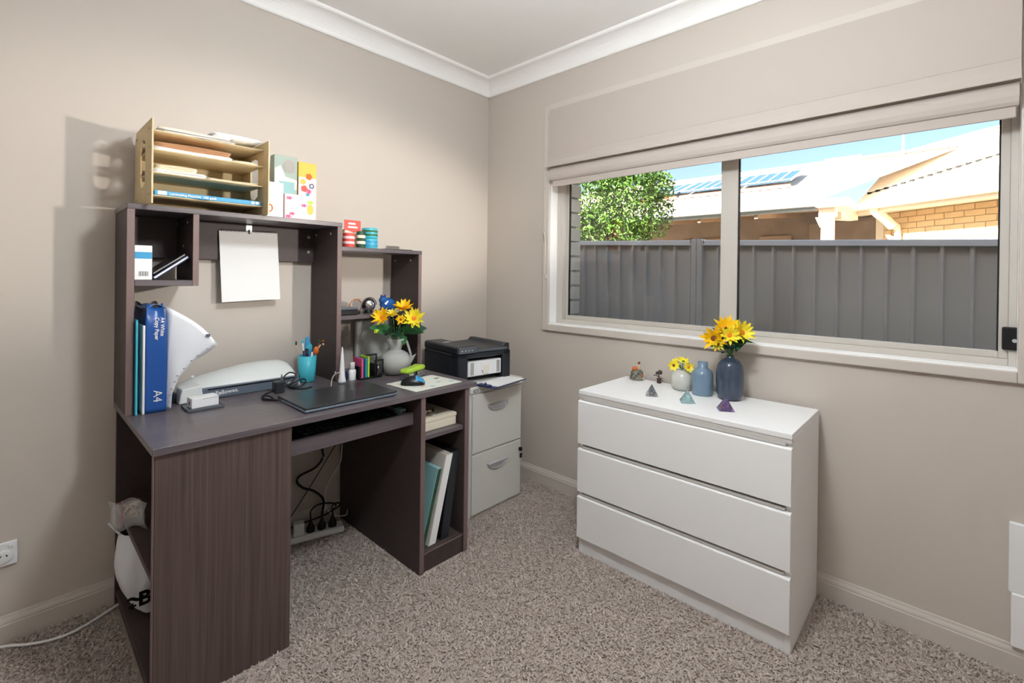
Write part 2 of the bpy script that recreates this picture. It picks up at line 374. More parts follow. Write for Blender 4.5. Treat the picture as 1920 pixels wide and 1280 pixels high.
# ================================================================== the desk with its hutch
dk = thing('computer_desk', 'dark wenge computer desk with hutch shelves and keyboard tray', 'desk', (-1.265, -.33, 0))
box('desktop', -1.84, -.69, -.668, -.004, .705, .7255, 'wenge_h_sheen', dk, bevel=.0015)
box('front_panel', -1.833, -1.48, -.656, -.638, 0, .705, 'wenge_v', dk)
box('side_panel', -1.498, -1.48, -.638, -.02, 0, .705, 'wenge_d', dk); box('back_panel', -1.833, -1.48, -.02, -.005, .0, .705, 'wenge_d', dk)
box('edge_strip', -1.836, -1.8335, -.656, -.638, 0, .705, 'edge_tape', dk, bevel=.0005); box('edge_strip', -1.48, -1.4785, -.656, -.638, 0, .705, 'edge_tape', dk, bevel=.0005)
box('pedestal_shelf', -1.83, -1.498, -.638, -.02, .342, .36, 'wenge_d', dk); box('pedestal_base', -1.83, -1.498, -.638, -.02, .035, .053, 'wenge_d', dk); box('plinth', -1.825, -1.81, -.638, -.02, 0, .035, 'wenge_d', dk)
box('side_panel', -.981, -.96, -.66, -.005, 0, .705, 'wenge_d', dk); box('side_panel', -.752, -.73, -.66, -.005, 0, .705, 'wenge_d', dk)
box('back_panel', -.96, -.752, -.02, -.005, 0, .705, 'wenge_d', dk); box('pedestal_shelf', -.96, -.752, -.65, -.02, .528, .546, 'wenge_h_sheen', dk)
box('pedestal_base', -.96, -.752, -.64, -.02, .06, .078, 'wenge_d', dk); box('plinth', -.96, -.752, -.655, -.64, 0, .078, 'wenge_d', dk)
box('edge_strip', -.96, -.752, -.657, -.6555, .072, .078, 'edge_tape', dk, bevel=.0005)
for x in (-.981, -.752): box('edge_strip', x, x+.021, -.662, -.6602, 0, .705, 'edge_tape', dk, bevel=.0005)
box('keyboard_tray', -1.474, -.985, -.596, -.22, .596, .611, 'wenge_h_sheen', dk); box('tray_lip', -1.476, -.983, -.612, -.596, .59, .64, 'wenge_h_sheen', dk)
for x in (-1.4785, -.983): boxes('tray_runner', [(x, x+.003 if x < -1.2 else x+.002, -.55, -.2, .614, .63)], 'silver', dk, bevel=0)
# hutch
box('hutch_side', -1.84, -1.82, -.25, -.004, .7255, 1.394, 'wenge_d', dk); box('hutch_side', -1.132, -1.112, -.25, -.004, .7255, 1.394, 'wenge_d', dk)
box('hutch_top', -1.842, -1.11, -.254, -.004, 1.394, 1.412, 'wenge_h_sheen', dk); box('hutch_rail', -1.82, -1.132, -.02, -.005, 1.242, 1.394, 'wenge_d', dk)
box('cubby_side', -1.66, -1.642, -.25, -.02, 1.163, 1.394, 'wenge_d', dk); box('cubby_floor', -1.82, -1.642, -.25, -.006, 1.143, 1.163, 'wenge_h_sheen', dk)
box('tower_top', -1.112, -.688, -.252, -.004, 1.292, 1.31, 'wenge_h_sheen', dk); box('tower_side', -.708, -.69, -.25, -.004, .7255, 1.292, 'wenge_d', dk)
box('tower_shelf', -1.112, -.708, -.25, -.004, .99, 1.008, 'wenge_h_sheen', dk)
for x in (-1.842, -1.132): box('edge_strip', x+.001, x+.021, -.2522, -.2502, .7255, 1.394, 'edge_tape', dk, bevel=.0005)
box('edge_strip', -.708, -.69, -.2522, -.2502, .7255, 1.292, 'edge_tape', dk, bevel=.0005); box('edge_strip', -1.66, -1.642, -.2522, -.2502, 1.143, 1.394, 'edge_tape', dk, bevel=.0005)
def screw(x, y, z, r=.006, ax='Y'):
    s = lathe('screw_cap', [(r, 0), (r*.95, .0012), (r*.5, .0016)], 'silver', dk, segs=12); s.data.transform(Matrix.Translation(OFFS[dk.name]))
    s.matrix_local = Matrix.Translation(Vector((x, y, z))-OFFS[dk.name]) @ Matrix.Rotation(math.radians(-90 if ax == 'Y' else 90), 4, ax)
for y, z in ((-.05, 1.367), (-.19, 1.367), (-.045, .78)): screw(-1.1322, y, z)
for x, z in ((-1.155, 1.357), (-1.155, 1.289)): screw(x, -.0202, z, .007, 'X')
for y, z in ((-.043, 1.265), (-.183, 1.264)): screw(-.7082, y, z)
for y, z in ((-.03, 1.372), (-.177, 1.37), (-.12, 1.287)): screw(-1.6602, y, z, .005)

# ================================================================== filing cabinet, printer, clipboard
fc = thing('filing_cabinet', 'light grey two drawer steel filing cabinet in the corner', 'cabinet', (-.372, -.25, 0))
box('carcass', -.56, -.185, -.476, -.03, .0, .632, 'cab_grey', fc, bevel=.003); box('top_plate', -.562, -.183, -.484, -.03, .612, .645, 'cab_grey', fc, bevel=.004, segs=2)
for k, (z0, z1) in enumerate(((.318, .607), (.018, .31))):
    d = box('drawer_front', -.548, -.196, -.486, -.4765, z0, z1, 'cab_grey', fc, bevel=.003, segs=2)
    zc = z1-.062; cx = -.372; W_, H_ = .079, .044
    arc = [(cx+W_*math.cos(t), zc-H_*math.sin(t)) for t in [math.pi*i/20 for i in range(21)]]
    inn = [(cx+(W_-.014)*math.cos(t), zc-.006-(H_-.014)*math.sin(t)) for t in [math.pi*i/20 for i in range(21)]]
    V = [(x, -.487, z) for x, z in arc]+[(x, -.495, z-.001) for x, z in inn]+[(x, -.487, z) for x, z in inn]
    F = [(i, i+1, 22+i, 21+i) for i in range(20)]+[(21+i, 22+i, 43+i, 42+i) for i in range(20)]+[(0, 21, 41, 20), (21, 42, 62, 41)]
    mk('handle_rim', V, F, 'silver', d, smooth=False)
    V = [(cx+(W_-.014)*s*math.cos(t), -.4875+.0*s, zc-.006-(H_-.014)*s*math.sin(t)) for s in (1, .55, .2) for t in [math.pi*i/20 for i in range(21)]]
    V = [(x, y-.0015-(0, .004, .006)[i//21], z) for i, (x, y, z) in enumerate(V)]
    mk('handle_cup', V, [(r*21+i, r*21+i+1, r*21+22+i, r*21+21+i) for r in (0, 1) for i in range(20)]+[tuple(range(42, 63))], 'silver', d, smooth=True)
bd = box('name_plate', -.543, -.51, -.4865, -.484, .62, .632, 'grey_plastic', fc, bevel=.001)
boxes('plate_mark', [(-.539+i*.0068, -.539+i*.0068+.0045, -.4869, -.4865, .623, .629) for i in range(4)], 'white_plastic', bd, bevel=0, kind='stuff')
lk = lathe('drawer_lock', [(.009, 0), (.009, .007), (.007, .009)], 'chrome', fc, segs=16); lk.data.transform(Matrix.Translation(OFFS[fc.name]))
lk.matrix_local = Matrix.Translation(Vector((-.207, -.4765, .262))-OFFS[fc.name]) @ Matrix.Rotation(math.radians(90), 4, 'X')
ky = thing('cabinet_keys', 'black headed keys hanging from the filing cabinet lock', 'keys', (-.207, -.497, .2))
box('key_head', -.215, -.199, -.503, -.487, .252, .272, 'black_plastic', ky, bevel=.004, segs=2); box('key_head', -.213, -.197, -.5, -.494, .215, .24, 'black_plastic', ky, bevel=.003, segs=2); box('key_blade', -.207, -.203, -.498, -.496, .19, .215, 'silver', ky, bevel=0)
tube('key_ring', [(-.207+.008*math.cos(t), -.497, .246+.008*math.sin(t)) for t in [i*math.pi/6 for i in range(13)]], .001, 'silver', ky, n=2, segs=6)

pr = thing('laser_printer', 'black laser printer with open front on filing cabinet', 'printer', (-.385, -.255, .645), math.radians(-7), world=False)
hx, hy, H = .168, .17, .187
boxes('printer_body', [(-hx, hx, -hy+.07, hy, 0, .15), (-hx, -hx+.06, -hy, -hy+.07, 0, .15), (hx-.05, hx, -hy, -hy+.07, .0, .15), (-hx, hx, -hy, -hy+.07, .125, .15)], 'dark_plastic', pr, bevel=.006)
prism('top_cover', [(-hx, .15), (hx, .15), (hx, .185), (hx-.03, .187), (hx-.05, .17), (-.03, .166), (-.06, .187), (-hx+.01, .187), (-hx, .18)], 1, -hy+.012, hy, 'dark_plastic', pr, bevel=.003)
box('control_panel', -hx+.004, -.055, -hy-.002, -hy+.05, .152, .184, 'grey_plastic', pr, bevel=.004, segs=2)
for i in range(4): box('indicator', -.15+i*.02, -.144+i*.02, -hy-.004, -hy-.001, .166, .170, 'white_plastic', pr, bevel=0)
box('exit_lip', -.05, hx-.02, -hy+.004, -hy+.02, .152, .166, 'grey_plastic', pr, bevel=.003)
tn = box('toner_carriage', -hx+.066, hx-.056, -hy+.012, -hy+.06, .03, .108, 'white_plastic', pr, bevel=.005, segs=2); tn['label'] = 'white ribbed toner carriage in the open front'
for x in (-.085, -.078, -.071, .082, .089, .096): box('rib', x, x+.003, -hy+.009, -hy+.014, .038, .1, 'paper_grey', tn, bevel=0)
box('latch', -.02, .03, -hy+.006, -hy+.014, .055, .1, 'paper', tn, bevel=.002); box('warning_label', -.012, .022, -hy+.003, -hy+.0065, .04, .085, 'cream_card', tn, bevel=.001)
box('side_seam', -hx-.001, -hx+.001, -hy+.02, hy-.02, .135, .138, 'black_plastic', pr, bevel=0); box('top_label', -.125, -.085, .03, .05, .1868, .1874, 'paper', pr, bevel=0)

cbd = thing('clipboard', 'blue clipboard with blank paper sticking out under the printer', 'clipboard', (-.385, -.47, .6465), math.radians(8), world=False)
box('board', -.13, .145, -.1, .03, .0005, .004, 'navy', cbd, bevel=.001); box('paper_sheet', -.095, .138, -.092, .028, .0042, .006, 'paper', cbd, bevel=0)
box('clip', -.135, -.098, -.06, .01, .004, .011, 'navy', cbd, bevel=.003); tube('clip_knob', [(-.118, -.035, .01), (-.118, -.035, .022)], .004, 'navy', cbd, n=0)
box('kraft_envelope', -.5, -.4, -.478, -.45, .6453, .6462, 'kraft', None, bevel=0)
tag(bpy.data.objects['kraft_envelope'], 'tan envelope edge lying under the blue clipboard', 'envelope')

# ================================================================== chest of drawers
ch = thing('chest_of_drawers', 'white three drawer chest under the window', 'dresser', (-.2, -1.419, 0))
X0, X1, Y0, Y1 = -.398, -.012, -1.825, -1.013
box('top_board', X0-.014, X1, Y0, Y1, .687, .705, 'chest_white', ch); box('front_rail', X0-.012, X0+.006, Y0, Y1, .672, .687, 'chest_rail', ch)
box('side_board', X0, X1, Y0, Y0+.018, 0, .687, 'chest_white', ch); box('side_board', X0, X1, Y1-.018, Y1, 0, .687, 'chest_white', ch)
box('plinth', X0+.002, X0+.018, Y0+.018, Y1-.018, 0, .075, 'chest_white', ch); box('back_board', X1-.006, X1, Y0+.018, Y1-.018, .02, .687, 'chest_white', ch)
for z0, z1 in ((.476, .66), (.27, .454), (.073, .249)):
    dr = prism('drawer_front', [(X0-.002, z0), (X0-.018, z0), (X0-.018, z1-.004), (X0-.015, z1), (X0-.002, z1+.002)], 1, Y0, Y1, 'chest_white', ch, bevel=.001)
    box('finger_pull', X0-.012, X0+.004, Y0+.018, Y1-.018, z1+.003, z1+.013, 'chest_rail', dr)

# ================================================================== things on the hutch
og = thing('paper_organizer', 'tan board paper organizer with four tiers on the hutch', 'organizer', (-1.605, -.155, 1.412))
def side(x0, x1):
    out = [(-.305, 1.4125), (-.305, 1.668), (-.298, 1.682), (-.285, 1.688), (-.06, 1.69), (-.025, 1.672), (-.015, 1.64), (-.015, 1.46), (-.008, 1.45), (-.008, 1.43), (-.03, 1.4125), (-.06, 1.4125), (-.07, 1.42), (-.2, 1.42), (-.21, 1.4125)]
    hole = [(-.165+.045*c*1.0, 1.565+s) for c, s in ()]
    s = prism('side_panel', out, 0, x0, x1, 'mdf', og)
    return s
a1 = side(-1.7875, -1.783)
def panel_hole(x0, x1):     # left side with an oblong hand hole: ring of quads between outline and hole
    out = [(-.305, 1.4125), (-.305, 1.55), (-.305, 1.688), (-.16, 1.69), (-.035, 1.69), (-.012, 1.66), (-.012, 1.55), (-.012, 1.44), (-.03, 1.4125), (-.16, 1.4205)]
    inn = [(-.195, 1.49), (-.2, 1.56), (-.195, 1.63), (-.16, 1.642), (-.125, 1.64), (-.115, 1.62), (-.113, 1.56), (-.115, 1.5), (-.125, 1.482), (-.16, 1.478)]
    n = len(out); V = [(x, u, v) for x in (x0, x1) for P in (out, inn) for u, v in P]; F = []
    for i in range(n):
        j = (i+1) % n
        F += [(i, j, n+j, n+i), (2*n+i, 3*n+i, 3*n+j, 2*n+j), (i, 2*n+i, 2*n+j, j), (n+i, n+j, 3*n+j, 3*n+i)]
    return mk('side_panel', V, F, 'mdf', og)
bpy.data.objects.remove(a1)
panel_hole(-1.7875, -1.783); pr_ = panel_hole(-1.434, -1.4295)
ZS = (1.445, 1.521, 1.597, 1.66)
for z in ZS: grid('shelf', lambda u, v, z=z: (-1.783+.349*u, -.02-(.235-.012*math.exp(-((u-.42)/.06)**2))*v, z), 24, 4, 'mdf', og, thick=.003)
box('back_panel', -1.783, -1.434, -.018, -.014, 1.43, 1.66, 'mdf', og, bevel=0)
for x, xs in ((-1.7905, -1.7875),):
    for y in (-.27, -.05):
        for z in ZS: box('tab', x, xs, y-.008, y+.008, z-.002, z+.004, 'mdf', og, bevel=0)
def sheets(name, label, cat, x0, x1, y0, y1, z, n, m, group=None, jit=.006, rz=0, dz=.0016):
    t = thing(name, label, cat, ((x0+x1)/2, (y0+y1)/2, z), rz, group, world=False)
    for i in range(n):
        jx, jy = random.uniform(-jit, jit), random.uniform(-jit, jit); wx, wy = (x1-x0)/2, (y1-y0)/2
        mm = m if isinstance(m, str) else m[i % len(m)]
        grid('sheet', lambda u, v: ((u-.5)*2*wx+jx, (v-.5)*2*wy+jy, .0008+i*dz+.003*math.sin(u*3+i)**2*(i/n)), 8, 2, mm, t, thick=.0008)
    return t
sheets('loose_papers', 'pile of grey and white papers on top of the organizer', 'papers', -1.745, -1.53, -.24, -.06, 1.662, 9, ['paper_grey', 'paper', 'paper_grey', 'paper_cream'], jit=.014, rz=-.06, dz=.0022)
sheets('loose_papers', 'curled white papers at the right of the organizer top', 'papers', -1.6, -1.445, -.245, -.06, 1.685, 4, 'paper', jit=.008, dz=.003)
sheets('manila_folder', 'tan folder in the upper organizer tier', 'folder', -1.765, -1.54, -.245, -.05, 1.612, 4, 'kraft', jit=.004, rz=-.05, dz=.0045)
sheets('paper_stack', 'white papers under the tan folder in the organizer', 'papers', -1.772, -1.54, -.25, -.05, 1.599, 6, 'paper', jit=.004)
sheets('paper_stack', 'cream papers at the right end of the upper organizer tier', 'papers', -1.535, -1.455, -.25, -.05, 1.599, 4, 'paper_cream', jit=.003)
sheets('note_pad', 'cream note pad on the second organizer tier', 'pad', -1.765, -1.65, -.245, -.12, 1.537, 7, 'paper_cream', jit=.002, dz=.0022)
sheets('paper_stack', 'white sheets beneath the cream note pad', 'papers', -1.772, -1.62, -.25, -.05, 1.523, 6, 'paper', jit=.005, dz=.0018)
sheets('paper_stack', 'white sheets on the right half of the second tier', 'papers', -1.615, -1.45, -.25, -.05, 1.523, 3, 'paper_cream', jit=.005)
bx_ = thing('laminating_pouch_box', 'flat blue box of laminating pouches in the lowest tier', 'box', (-1.605, -.15, 1.447))
box('carton', -1.77, -1.442, -.255, -.03, 1.4472, 1.463, 'blue_print', bx_)
box('white_label', -1.762, -1.737, -.2556, -.2551, 1.449, 1.4615, 'paper', bx_, bevel=0)
text('lettering', 'Laminating Pouches  100 pack', .0115, (-1.73, -.2556, 1.451), (1, 0, 0), (0, 0, 1), 'paper', bx_, bold=.0002)
for x in (-1.475, -1.46): box('size_mark', x, x+.011, -.2556, -.2551, 1.4505, 1.4605, 'paper', bx_, bevel=0)

def carton(name, label, cat, x0, x1, y0, y1, z0, z1, m, group=None):
    t = thing(name, label, cat, ((x0+x1)/2, (y0+y1)/2, z0), 0, group); box('carton', x0, x1, y0, y1, z0+.0003, z1, m, t, bevel=.0015); return t
def fdisc(name, cx, cz, rx, rz, y, m, t, n=14, st=None):
    ang = [2*math.pi*i/n for i in range(n)]
    return prism(name, [(cx+rx*math.cos(a)*(1+(st or 0)*math.cos(5*a)), cz+rz*math.sin(a)*(1+(st or 0)*math.cos(5*a))) for a in ang], 1, y-.0004, y, m, t)
t = carton('sage_box', 'tall sage green box behind the pink card box', 'box', -1.345, -1.25, -.118, -.075, 1.4125, 1.688, 'sage_card')
prism('printed_wave', [(-1.343, 1.63), (-1.32, 1.645), (-1.3, 1.6), (-1.252, 1.59), (-1.252, 1.55), (-1.343, 1.55)], 1, -.1186, -.1181, 'cream_card', t)
box('printed_panel', -1.325, -1.262, -.1192, -.1187, 1.53, 1.58, 'teal_card', t, bevel=0); fdisc('printed_hill', -1.285, 1.645, .025, .03, -.1187, 'paper_grey', t)
t = carton('orange_fruit_box', 'tall orange and pink box printed with fruit', 'box', -1.245, -1.166, -.118, -.08, 1.4125, 1.675, 'orange_card')
box('pink_band', -1.2445, -1.1665, -.1186, -.1181, 1.415, 1.61, 'pink_card', t, bevel=0)
for cx, cz, r, m in ((-1.225, 1.59, .012, 'orange_card'), (-1.2, 1.615, .014, 'amber'), (-1.22, 1.56, .014, 'red_card'), (-1.2, 1.55, .01, 'pink'), (-1.188, 1.575, .011, 'navy'), (-1.205, 1.535, .008, 'teal')): fdisc('printed_fruit', cx, cz, r, r, -.1191 if m != 'pink' else -.1195, m, t, st=.12)
fdisc('printed_ring', -1.188, 1.575, .006, .006, -.1196, 'paper', t)
t = carton('pink_card_box', 'low pink box printed with pineapple and leaves', 'box', -1.333, -1.206, -.2, -.13, 1.4125, 1.517, 'pink_card')
fdisc('printed_pineapple', -1.228, 1.46, .014, .022, -.2003, 'orange_card', t); fdisc('printed_pineapple_top', -1.228, 1.49, .013, .008, -.2003, 'lime', t, st=.3)
for cx, cz in ((-1.315, 1.5), (-1.255, 1.475), (-1.318, 1.425), (-1.303, 1.437)): fdisc('printed_leaf', cx, cz, .011, .006, -.2003, 'pink', t, st=.3)
box('paper_window', -1.298, -1.266, -.2005, -.2001, 1.42, 1.485, 'cream_card', t, bevel=0)
t = carton('white_box', 'white box leaning beside the organizer', 'box', -1.402, -1.34, -.205, -.15, 1.4125, 1.555, 'paper')
tb = thing('gift_pouch', 'clear cellophane pouch with an orange ring next to organizer', 'pouch', (-1.415, -.28, 1.4125))
grid('pouch_film', lambda u, v: (-1.427+.028*u, -.275-.01*math.sin(v*3)+.03*u, 1.413+.13*v-.02*u*v), 5, 6, 'skin_clear', tb, thick=.001)
tube('orange_ring', [(-1.42+.01*math.cos(t_), -.283, 1.44+.013*math.sin(t_)) for t_ in [i*math.pi/6 for i in range(13)]], .0025, 'amber', tb, n=2)
tube('sprig', [(-1.424, -.28, 1.45), (-1.42, -.275, 1.5), (-1.423, -.27, 1.56)], .002, 'sand', tb)

# tower top: red packet, tape rolls, black notebook
t = thing('red_packet', 'red hang packet with white lettering on the tower top', 'packet', (-1.01, -.16, 1.31))
prism('card', [(-1.05, 1.395), (-1.05, 1.44), (-.968, 1.44), (-.968, 1.392), (-1.0, 1.385)], 1, -.152, -.15, 'red_card', t)
box('packet_body', -1.045, -.972, -.15, -.12, 1.3103, 1.4, 'paper_cream', t, bevel=.004)
boxes('white_marks', [(-1.03, -.995, -.1526, -.1521, 1.42, 1.428), (-1.032, -.985, -.1526, -.1521, 1.404, 1.412)], 'paper', t, bevel=0, kind='stuff')
def roll(name, label, x, y, z, r, h, m, m2):
    t = thing(name, label, 'roll', (x, y, z), 0, 'rolls on the tower top'); lathe('roll_body', [(r*.96, z+.0005), (r, z+.004), (r, z+h-.004), (r*.96, z+h)], m, t, c=(x, y), segs=24)
    for k, q in enumerate((.25, .6)): lathe('printed_band', [(r+.0003, z+h*q), (r+.0006, z+h*q+.001), (r+.0006, z+h*(q+.16)), (r+.0003, z+h*(q+.16)+.001)], m2, t, c=(x, y), segs=24)
roll('tape_roll', 'pink and white wrapped roll beside the red packet', -1.045, -.185, 1.31, .026, .066, 'red_card', 'pink_card')
roll('tape_roll', 'dark patterned roll in front of the red packet', -.985, -.185, 1.31, .02, .078, 'leaf_d', 'paper_cream')
roll('tape_roll', 'lower teal roll of the stacked pair', -.925, -.16, 1.31, .036, .049, 'teal_roll', 'blue_print')
roll('tape_roll', 'upper teal roll of the stacked pair', -.925, -.16, 1.3595, .036, .049, 'teal_roll', 'leaf')
t = thing('spiral_notebook', 'thin black spiral notebook flat on the tower top', 'notebook', (-.79, -.14, 1.31)); box('cover', -.87, -.715, -.21, -.07, 1.3103, 1.315, 'black_plastic', t)
for i in range(12):
    x = -.868+i*.006; tube('coil', [(x+.001*k/3, -.215+.007*math.cos(k*math.pi/4), 1.3195+.008*math.sin(k*math.pi/4)) for k in range(9)], .0009, 'black_rubber', t, n=2, segs=5)

# cubby: barcode box and leaning notebooks
t = thing('barcode_box', 'white box with blue band and barcode in the cubby', 'box', (-1.793, -.18, 1.163))
box('carton', -1.818, -1.77, -.225, -.14, 1.1635, 1.278, 'paper', t); box('blue_band', -1.8175, -1.7705, -.2256, -.2251, 1.234, 1.256, 'blue_print', t, bevel=0)
for i in range(11): box('bar', -1.806+i*.0024, -1.806+i*.0024+(.0008, .0015, .001)[i % 3], -.2255, -.2251, 1.176, 1.192, 'black_plastic', t, bevel=0)
def lean(name, label, x0, z0, L, th, ang, m, m2, y0=-.225, y1=-.08):
    t = thing(name, label, 'notebook', (x0, (y0+y1)/2, z0), 0, 'notebooks leaning in the cubby', world=False); t.rotation_euler = (0, -ang, 0)
    d = (y1-y0)/2; box('cover', 0, L, -d, d, 0, th*.25, m, t, bevel=.0008); box('page_block', .002, L-.002, -d+.003, d-.001, th*.25, th*.75, m2, t, bevel=0); box('cover', 0, L, -d, d, th*.75, th, m, t, bevel=.0008)
lean('notebook', 'white edged notebook leaning in the cubby', -1.761, 1.1645, .125, .012, math.radians(38), 'navy', 'paper')
lean('notebook', 'dark thin notebook leaning on top of the white edged one', -1.765, 1.181, .115, .008, math.radians(37), 'black_plastic', 'paper_grey')

# calendar on a hook
t = thing('wall_calendar', 'blank white spiral calendar hanging from the hutch rail', 'calendar', (-1.408, -.03, 1.07))
grid('page', lambda u, v: (-1.521+.225*u+.009*(1-v), -.027-.016*(1-v), 1.071+.289*v+.007*u*(1-.2*v)), 2, 2, 'paper', t, thick=.002, smooth=False)
for i in range(24):
    x = -1.513+i*.0092
    if abs(x+1.408) > .011: tube('coil', [(x, -.030+.005*math.cos(k*math.pi/3), 1.362+.005*math.sin(k*math.pi/3)+.00004*i*6) for k in range(7)], .0008, 'grey_plastic', t, n=1, segs=5)
t = thing('hook', 'clear adhesive hook above the calendar', 'hook', (-1.408, -.02, 1.356)); box('hook_plate', -1.42, -1.396, -.023, -.0203, 1.36, 1.392, 'silver', t, bevel=.001)
tube('hook_arm', [(-1.408, -.024, 1.372), (-1.408, -.03, 1.357), (-1.408, -.037, 1.357), (-1.408, -.038, 1.368)], .003, 'silver', t); lathe('thumb_hole', [(.0095, 1.3556), (.0095, 1.3557)], 'black_plastic', t, c=(-1.408, -.036), segs=12, sy=.4)

# tower middle shelf
t = thing('black_case', 'low black case on the tower shelf', 'case', (-1.06, -.17, 1.008)); box('case_body', -1.105, -1.015, -.225, -.1, 1.0083, 1.03, 'black_plastic', t, bevel=.003); box('case_lid', -1.105, -1.015, -.226, -.1, 1.0305, 1.04, 'grey_plastic', t, bevel=.003); box('case_tab', -1.015, -.985, -.19, -.15, 1.0083, 1.02, 'black_plastic', t, bevel=.002)
t = thing('mirror_globe', 'round silver mirror globe with dark swirl on the shelf', 'ornament', (-.93, -.16, 1.008))
lathe('globe', [(.034*math.sin(a), 1.046-.034*math.cos(a)) for a in [math.pi*i/14 for i in range(1, 14)]], 'chrome', t, c=(-.93, -.16)); lathe('globe_base', [(.02, 1.0083), (.024, 1.011), (.018, 1.018)], 'black_plastic', t, c=(-.93, -.16))
tube('globe_band', [(-.93+.035*math.cos(a), -.175, 1.046+.035*math.sin(a)) for a in [math.pi*i/8 for i in range(0, 9)]], .002, 'black_plastic', t, n=2)
t = thing('disc_ornament', 'thin copper ring standing behind the mirror globe', 'ornament', (-.965, -.11, 1.008)); tube('ring', [(-.965+.03*math.cos(a), -.11, 1.041+.03*math.sin(a)) for a in [math.pi*i/8 for i in range(17)]], .0025, 'amber', t, n=2)
t = thing('bear_figurine', 'faceted blue glass animal figurine on the tower shelf', 'figurine', (-.835, -.17, 1.008))
def blob(name, c, r, m, par, sub=2, f=1.0):
    bm = bmesh.new(); bmesh.ops.create_icosphere(bm, subdivisions=sub, radius=1)
    V = [(c[0]+v.co.x*r[0], c[1]+v.co.y*r[1], c[2]+v.co.z*r[2]) for v in bm.verts]; F = [tuple(v.index for v in f.verts) for f in bm.faces]; bm.free()
    return mk(name, V, F, m, par)
blob('body', (-.83, -.17, 1.045), (.042, .03, .034), 'blue_glass', t); blob('head', (-.858, -.175, 1.066), (.022, .02, .02), 'blue_glass', t); blob('ear', (-.867, -.175, 1.086), (.008, .006, .008), 'navy', t, 1); blob('ear', (-.846, -.17, 1.087), (.008, .006, .008), 'navy', t, 1)
for x, y in ((-.85, -.19), (-.81, -.19), (-.85, -.15), (-.81, -.15)): blob('leg', (x, y, 1.019), (.011, .011, .0105), 'blue_glass', t, 1)
t = thing('paper_crumple', 'crumpled white tissue under the glass figurine', 'tissue', (-.85, -.215, 1.008))
grid('tissue_sheet', lambda u, v: (-.895+.11*u, -.235+.03*v, 1.009+.012*abs(math.sin(u*9+v*4))), 12, 4, 'paper', t, thick=.001)

# ================================================================== things on the desktop
D = .7257
t = thing('paper_ream', 'open ream of copy paper in a blue wrapper', 'ream', (-1.765, -.165, D))
box('paper_block', -1.79, -1.737, -.27, -.06, D+.0005, 1.022, 'paper', t, bevel=.001)
def wrap(u, v):
    P = [(-1.738, -.058), (-1.7365, -.272), (-1.7925, -.272), (-1.7925, -.058)]
    k = u*3; i = min(int(k), 2); f = k-i; x = P[i][0]*(1-f)+P[i+1][0]*f; y = P[i][1]*(1-f)+P[i+1][1]*f
    z = D+.001+.352*v; fl = max(0, v-.84)/.16
    return (x+fl*.005*math.sin(u*17)+fl*(-1.765-x)*.25, y+fl*.006*math.cos(u*13)+fl*(-.165-y)*.1, z+fl*.008*math.sin(u*21))
grid('top_flap', lambda u, v: (-1.792+.055*u, -.268+.2*v, 1.068+.012*math.sin(3.1*u)*(1-.3*v)+.003*math.sin(9*v+3*u)), 8, 8, 'ream_light', t, thick=.0008)
wr = grid('wrapper', wrap, 42, 24, 'ream_blue', t, thick=.0006)
text('lettering', 'A4 White', .0155, (-1.7535, -.2738, 1.04), (0, 0, -1), (1, 0, 0), 'paper', t, bold=.0002); text('lettering', 'Copy Paper', .0155, (-1.7685, -.2738, 1.04), (0, 0, -1), (1, 0, 0), 'paper', t, bold=.0002)
text('lettering', 'A4', .034, (-1.771, -.2738, .80), (0, 0, -1), (1, 0, 0), 'paper', t)
for nm, lb, x0, x1, z1, m in (('document_folder', 'black backed teal folder at the left end of the desk', -1.8185, -1.8125, 1.035, 'teal'), ('document_folder', 'dark thin folder against the hutch side', -1.8195, -1.819, 1.06, 'navy'), ('document_folder', 'white folder between the teal folder and blue ream', -1.8, -1.794, 1.015, 'paper')):
    t = thing(nm, lb, 'folder', ((x0+x1)/2, -.16, D)); box('cover', x0, x1, -.272 if m != 'navy' else -.25, -.05, D+.0005, z1, m, t, bevel=.0008); box('page_edge', x0+.001 if m != 'navy' else x0+.0001, x1-.001 if m != 'navy' else x1-.0001, -.2725 if m != 'navy' else -.2505, -.272 if m != 'navy' else -.25, D+.004, z1-.004, 'cyan_cup' if m == 'teal' else m, t, bevel=0)
t = thing('plastic_sleeves', 'white punched plastic sleeves curling out of the ream', 'sleeves', (-1.71, -.25, D))
def Rc(u):
    P = [(-1.722, -.268, D+.002), (-1.72, -.272, .78), (-1.703, -.277, .835), (-1.655, -.28, .89), (-1.59, -.285, .936)]
    k = u*4; i = min(int(k), 3); f = k-i; f = f*f*(3-2*f)*.3+f*.7; return Vector(P[i])*(1-f)+Vector(P[i+1])*f
def sleeve(k):
    def fn(u, v):
        L = Vector((-1.7335, -.258+k*.01, D+.002+.345*u)); R_ = Rc(u)+Vector((-.006*k, .008*k, -.01*k*u))
        p = L.lerp(R_, v); p.y += -.016*math.sin(math.pi*v)*u; p.x += .012*math.sin(math.pi*v)*u; p.z += .006*math.sin(math.pi*v)*u*(1-k*.3); return p
    return fn
for k in range(3): grid('sleeve', sleeve(k), 18, 10, 'sleeve', t, thick=.0008)
for i in range(9):
    p = Rc(.12+i*.098); q = p+Vector((-.006, -.003, .004)); lathe('punch_hole', [(.0032, q.z-.0016), (.0032, q.z+.0016)], 'paper_grey', t, c=(q.x, q.y), segs=8, sy=.5)
box('barcode_mark', -1.628, -1.616, -.296, -.2945, .966, .976, 'grey_plastic', t, bevel=0)

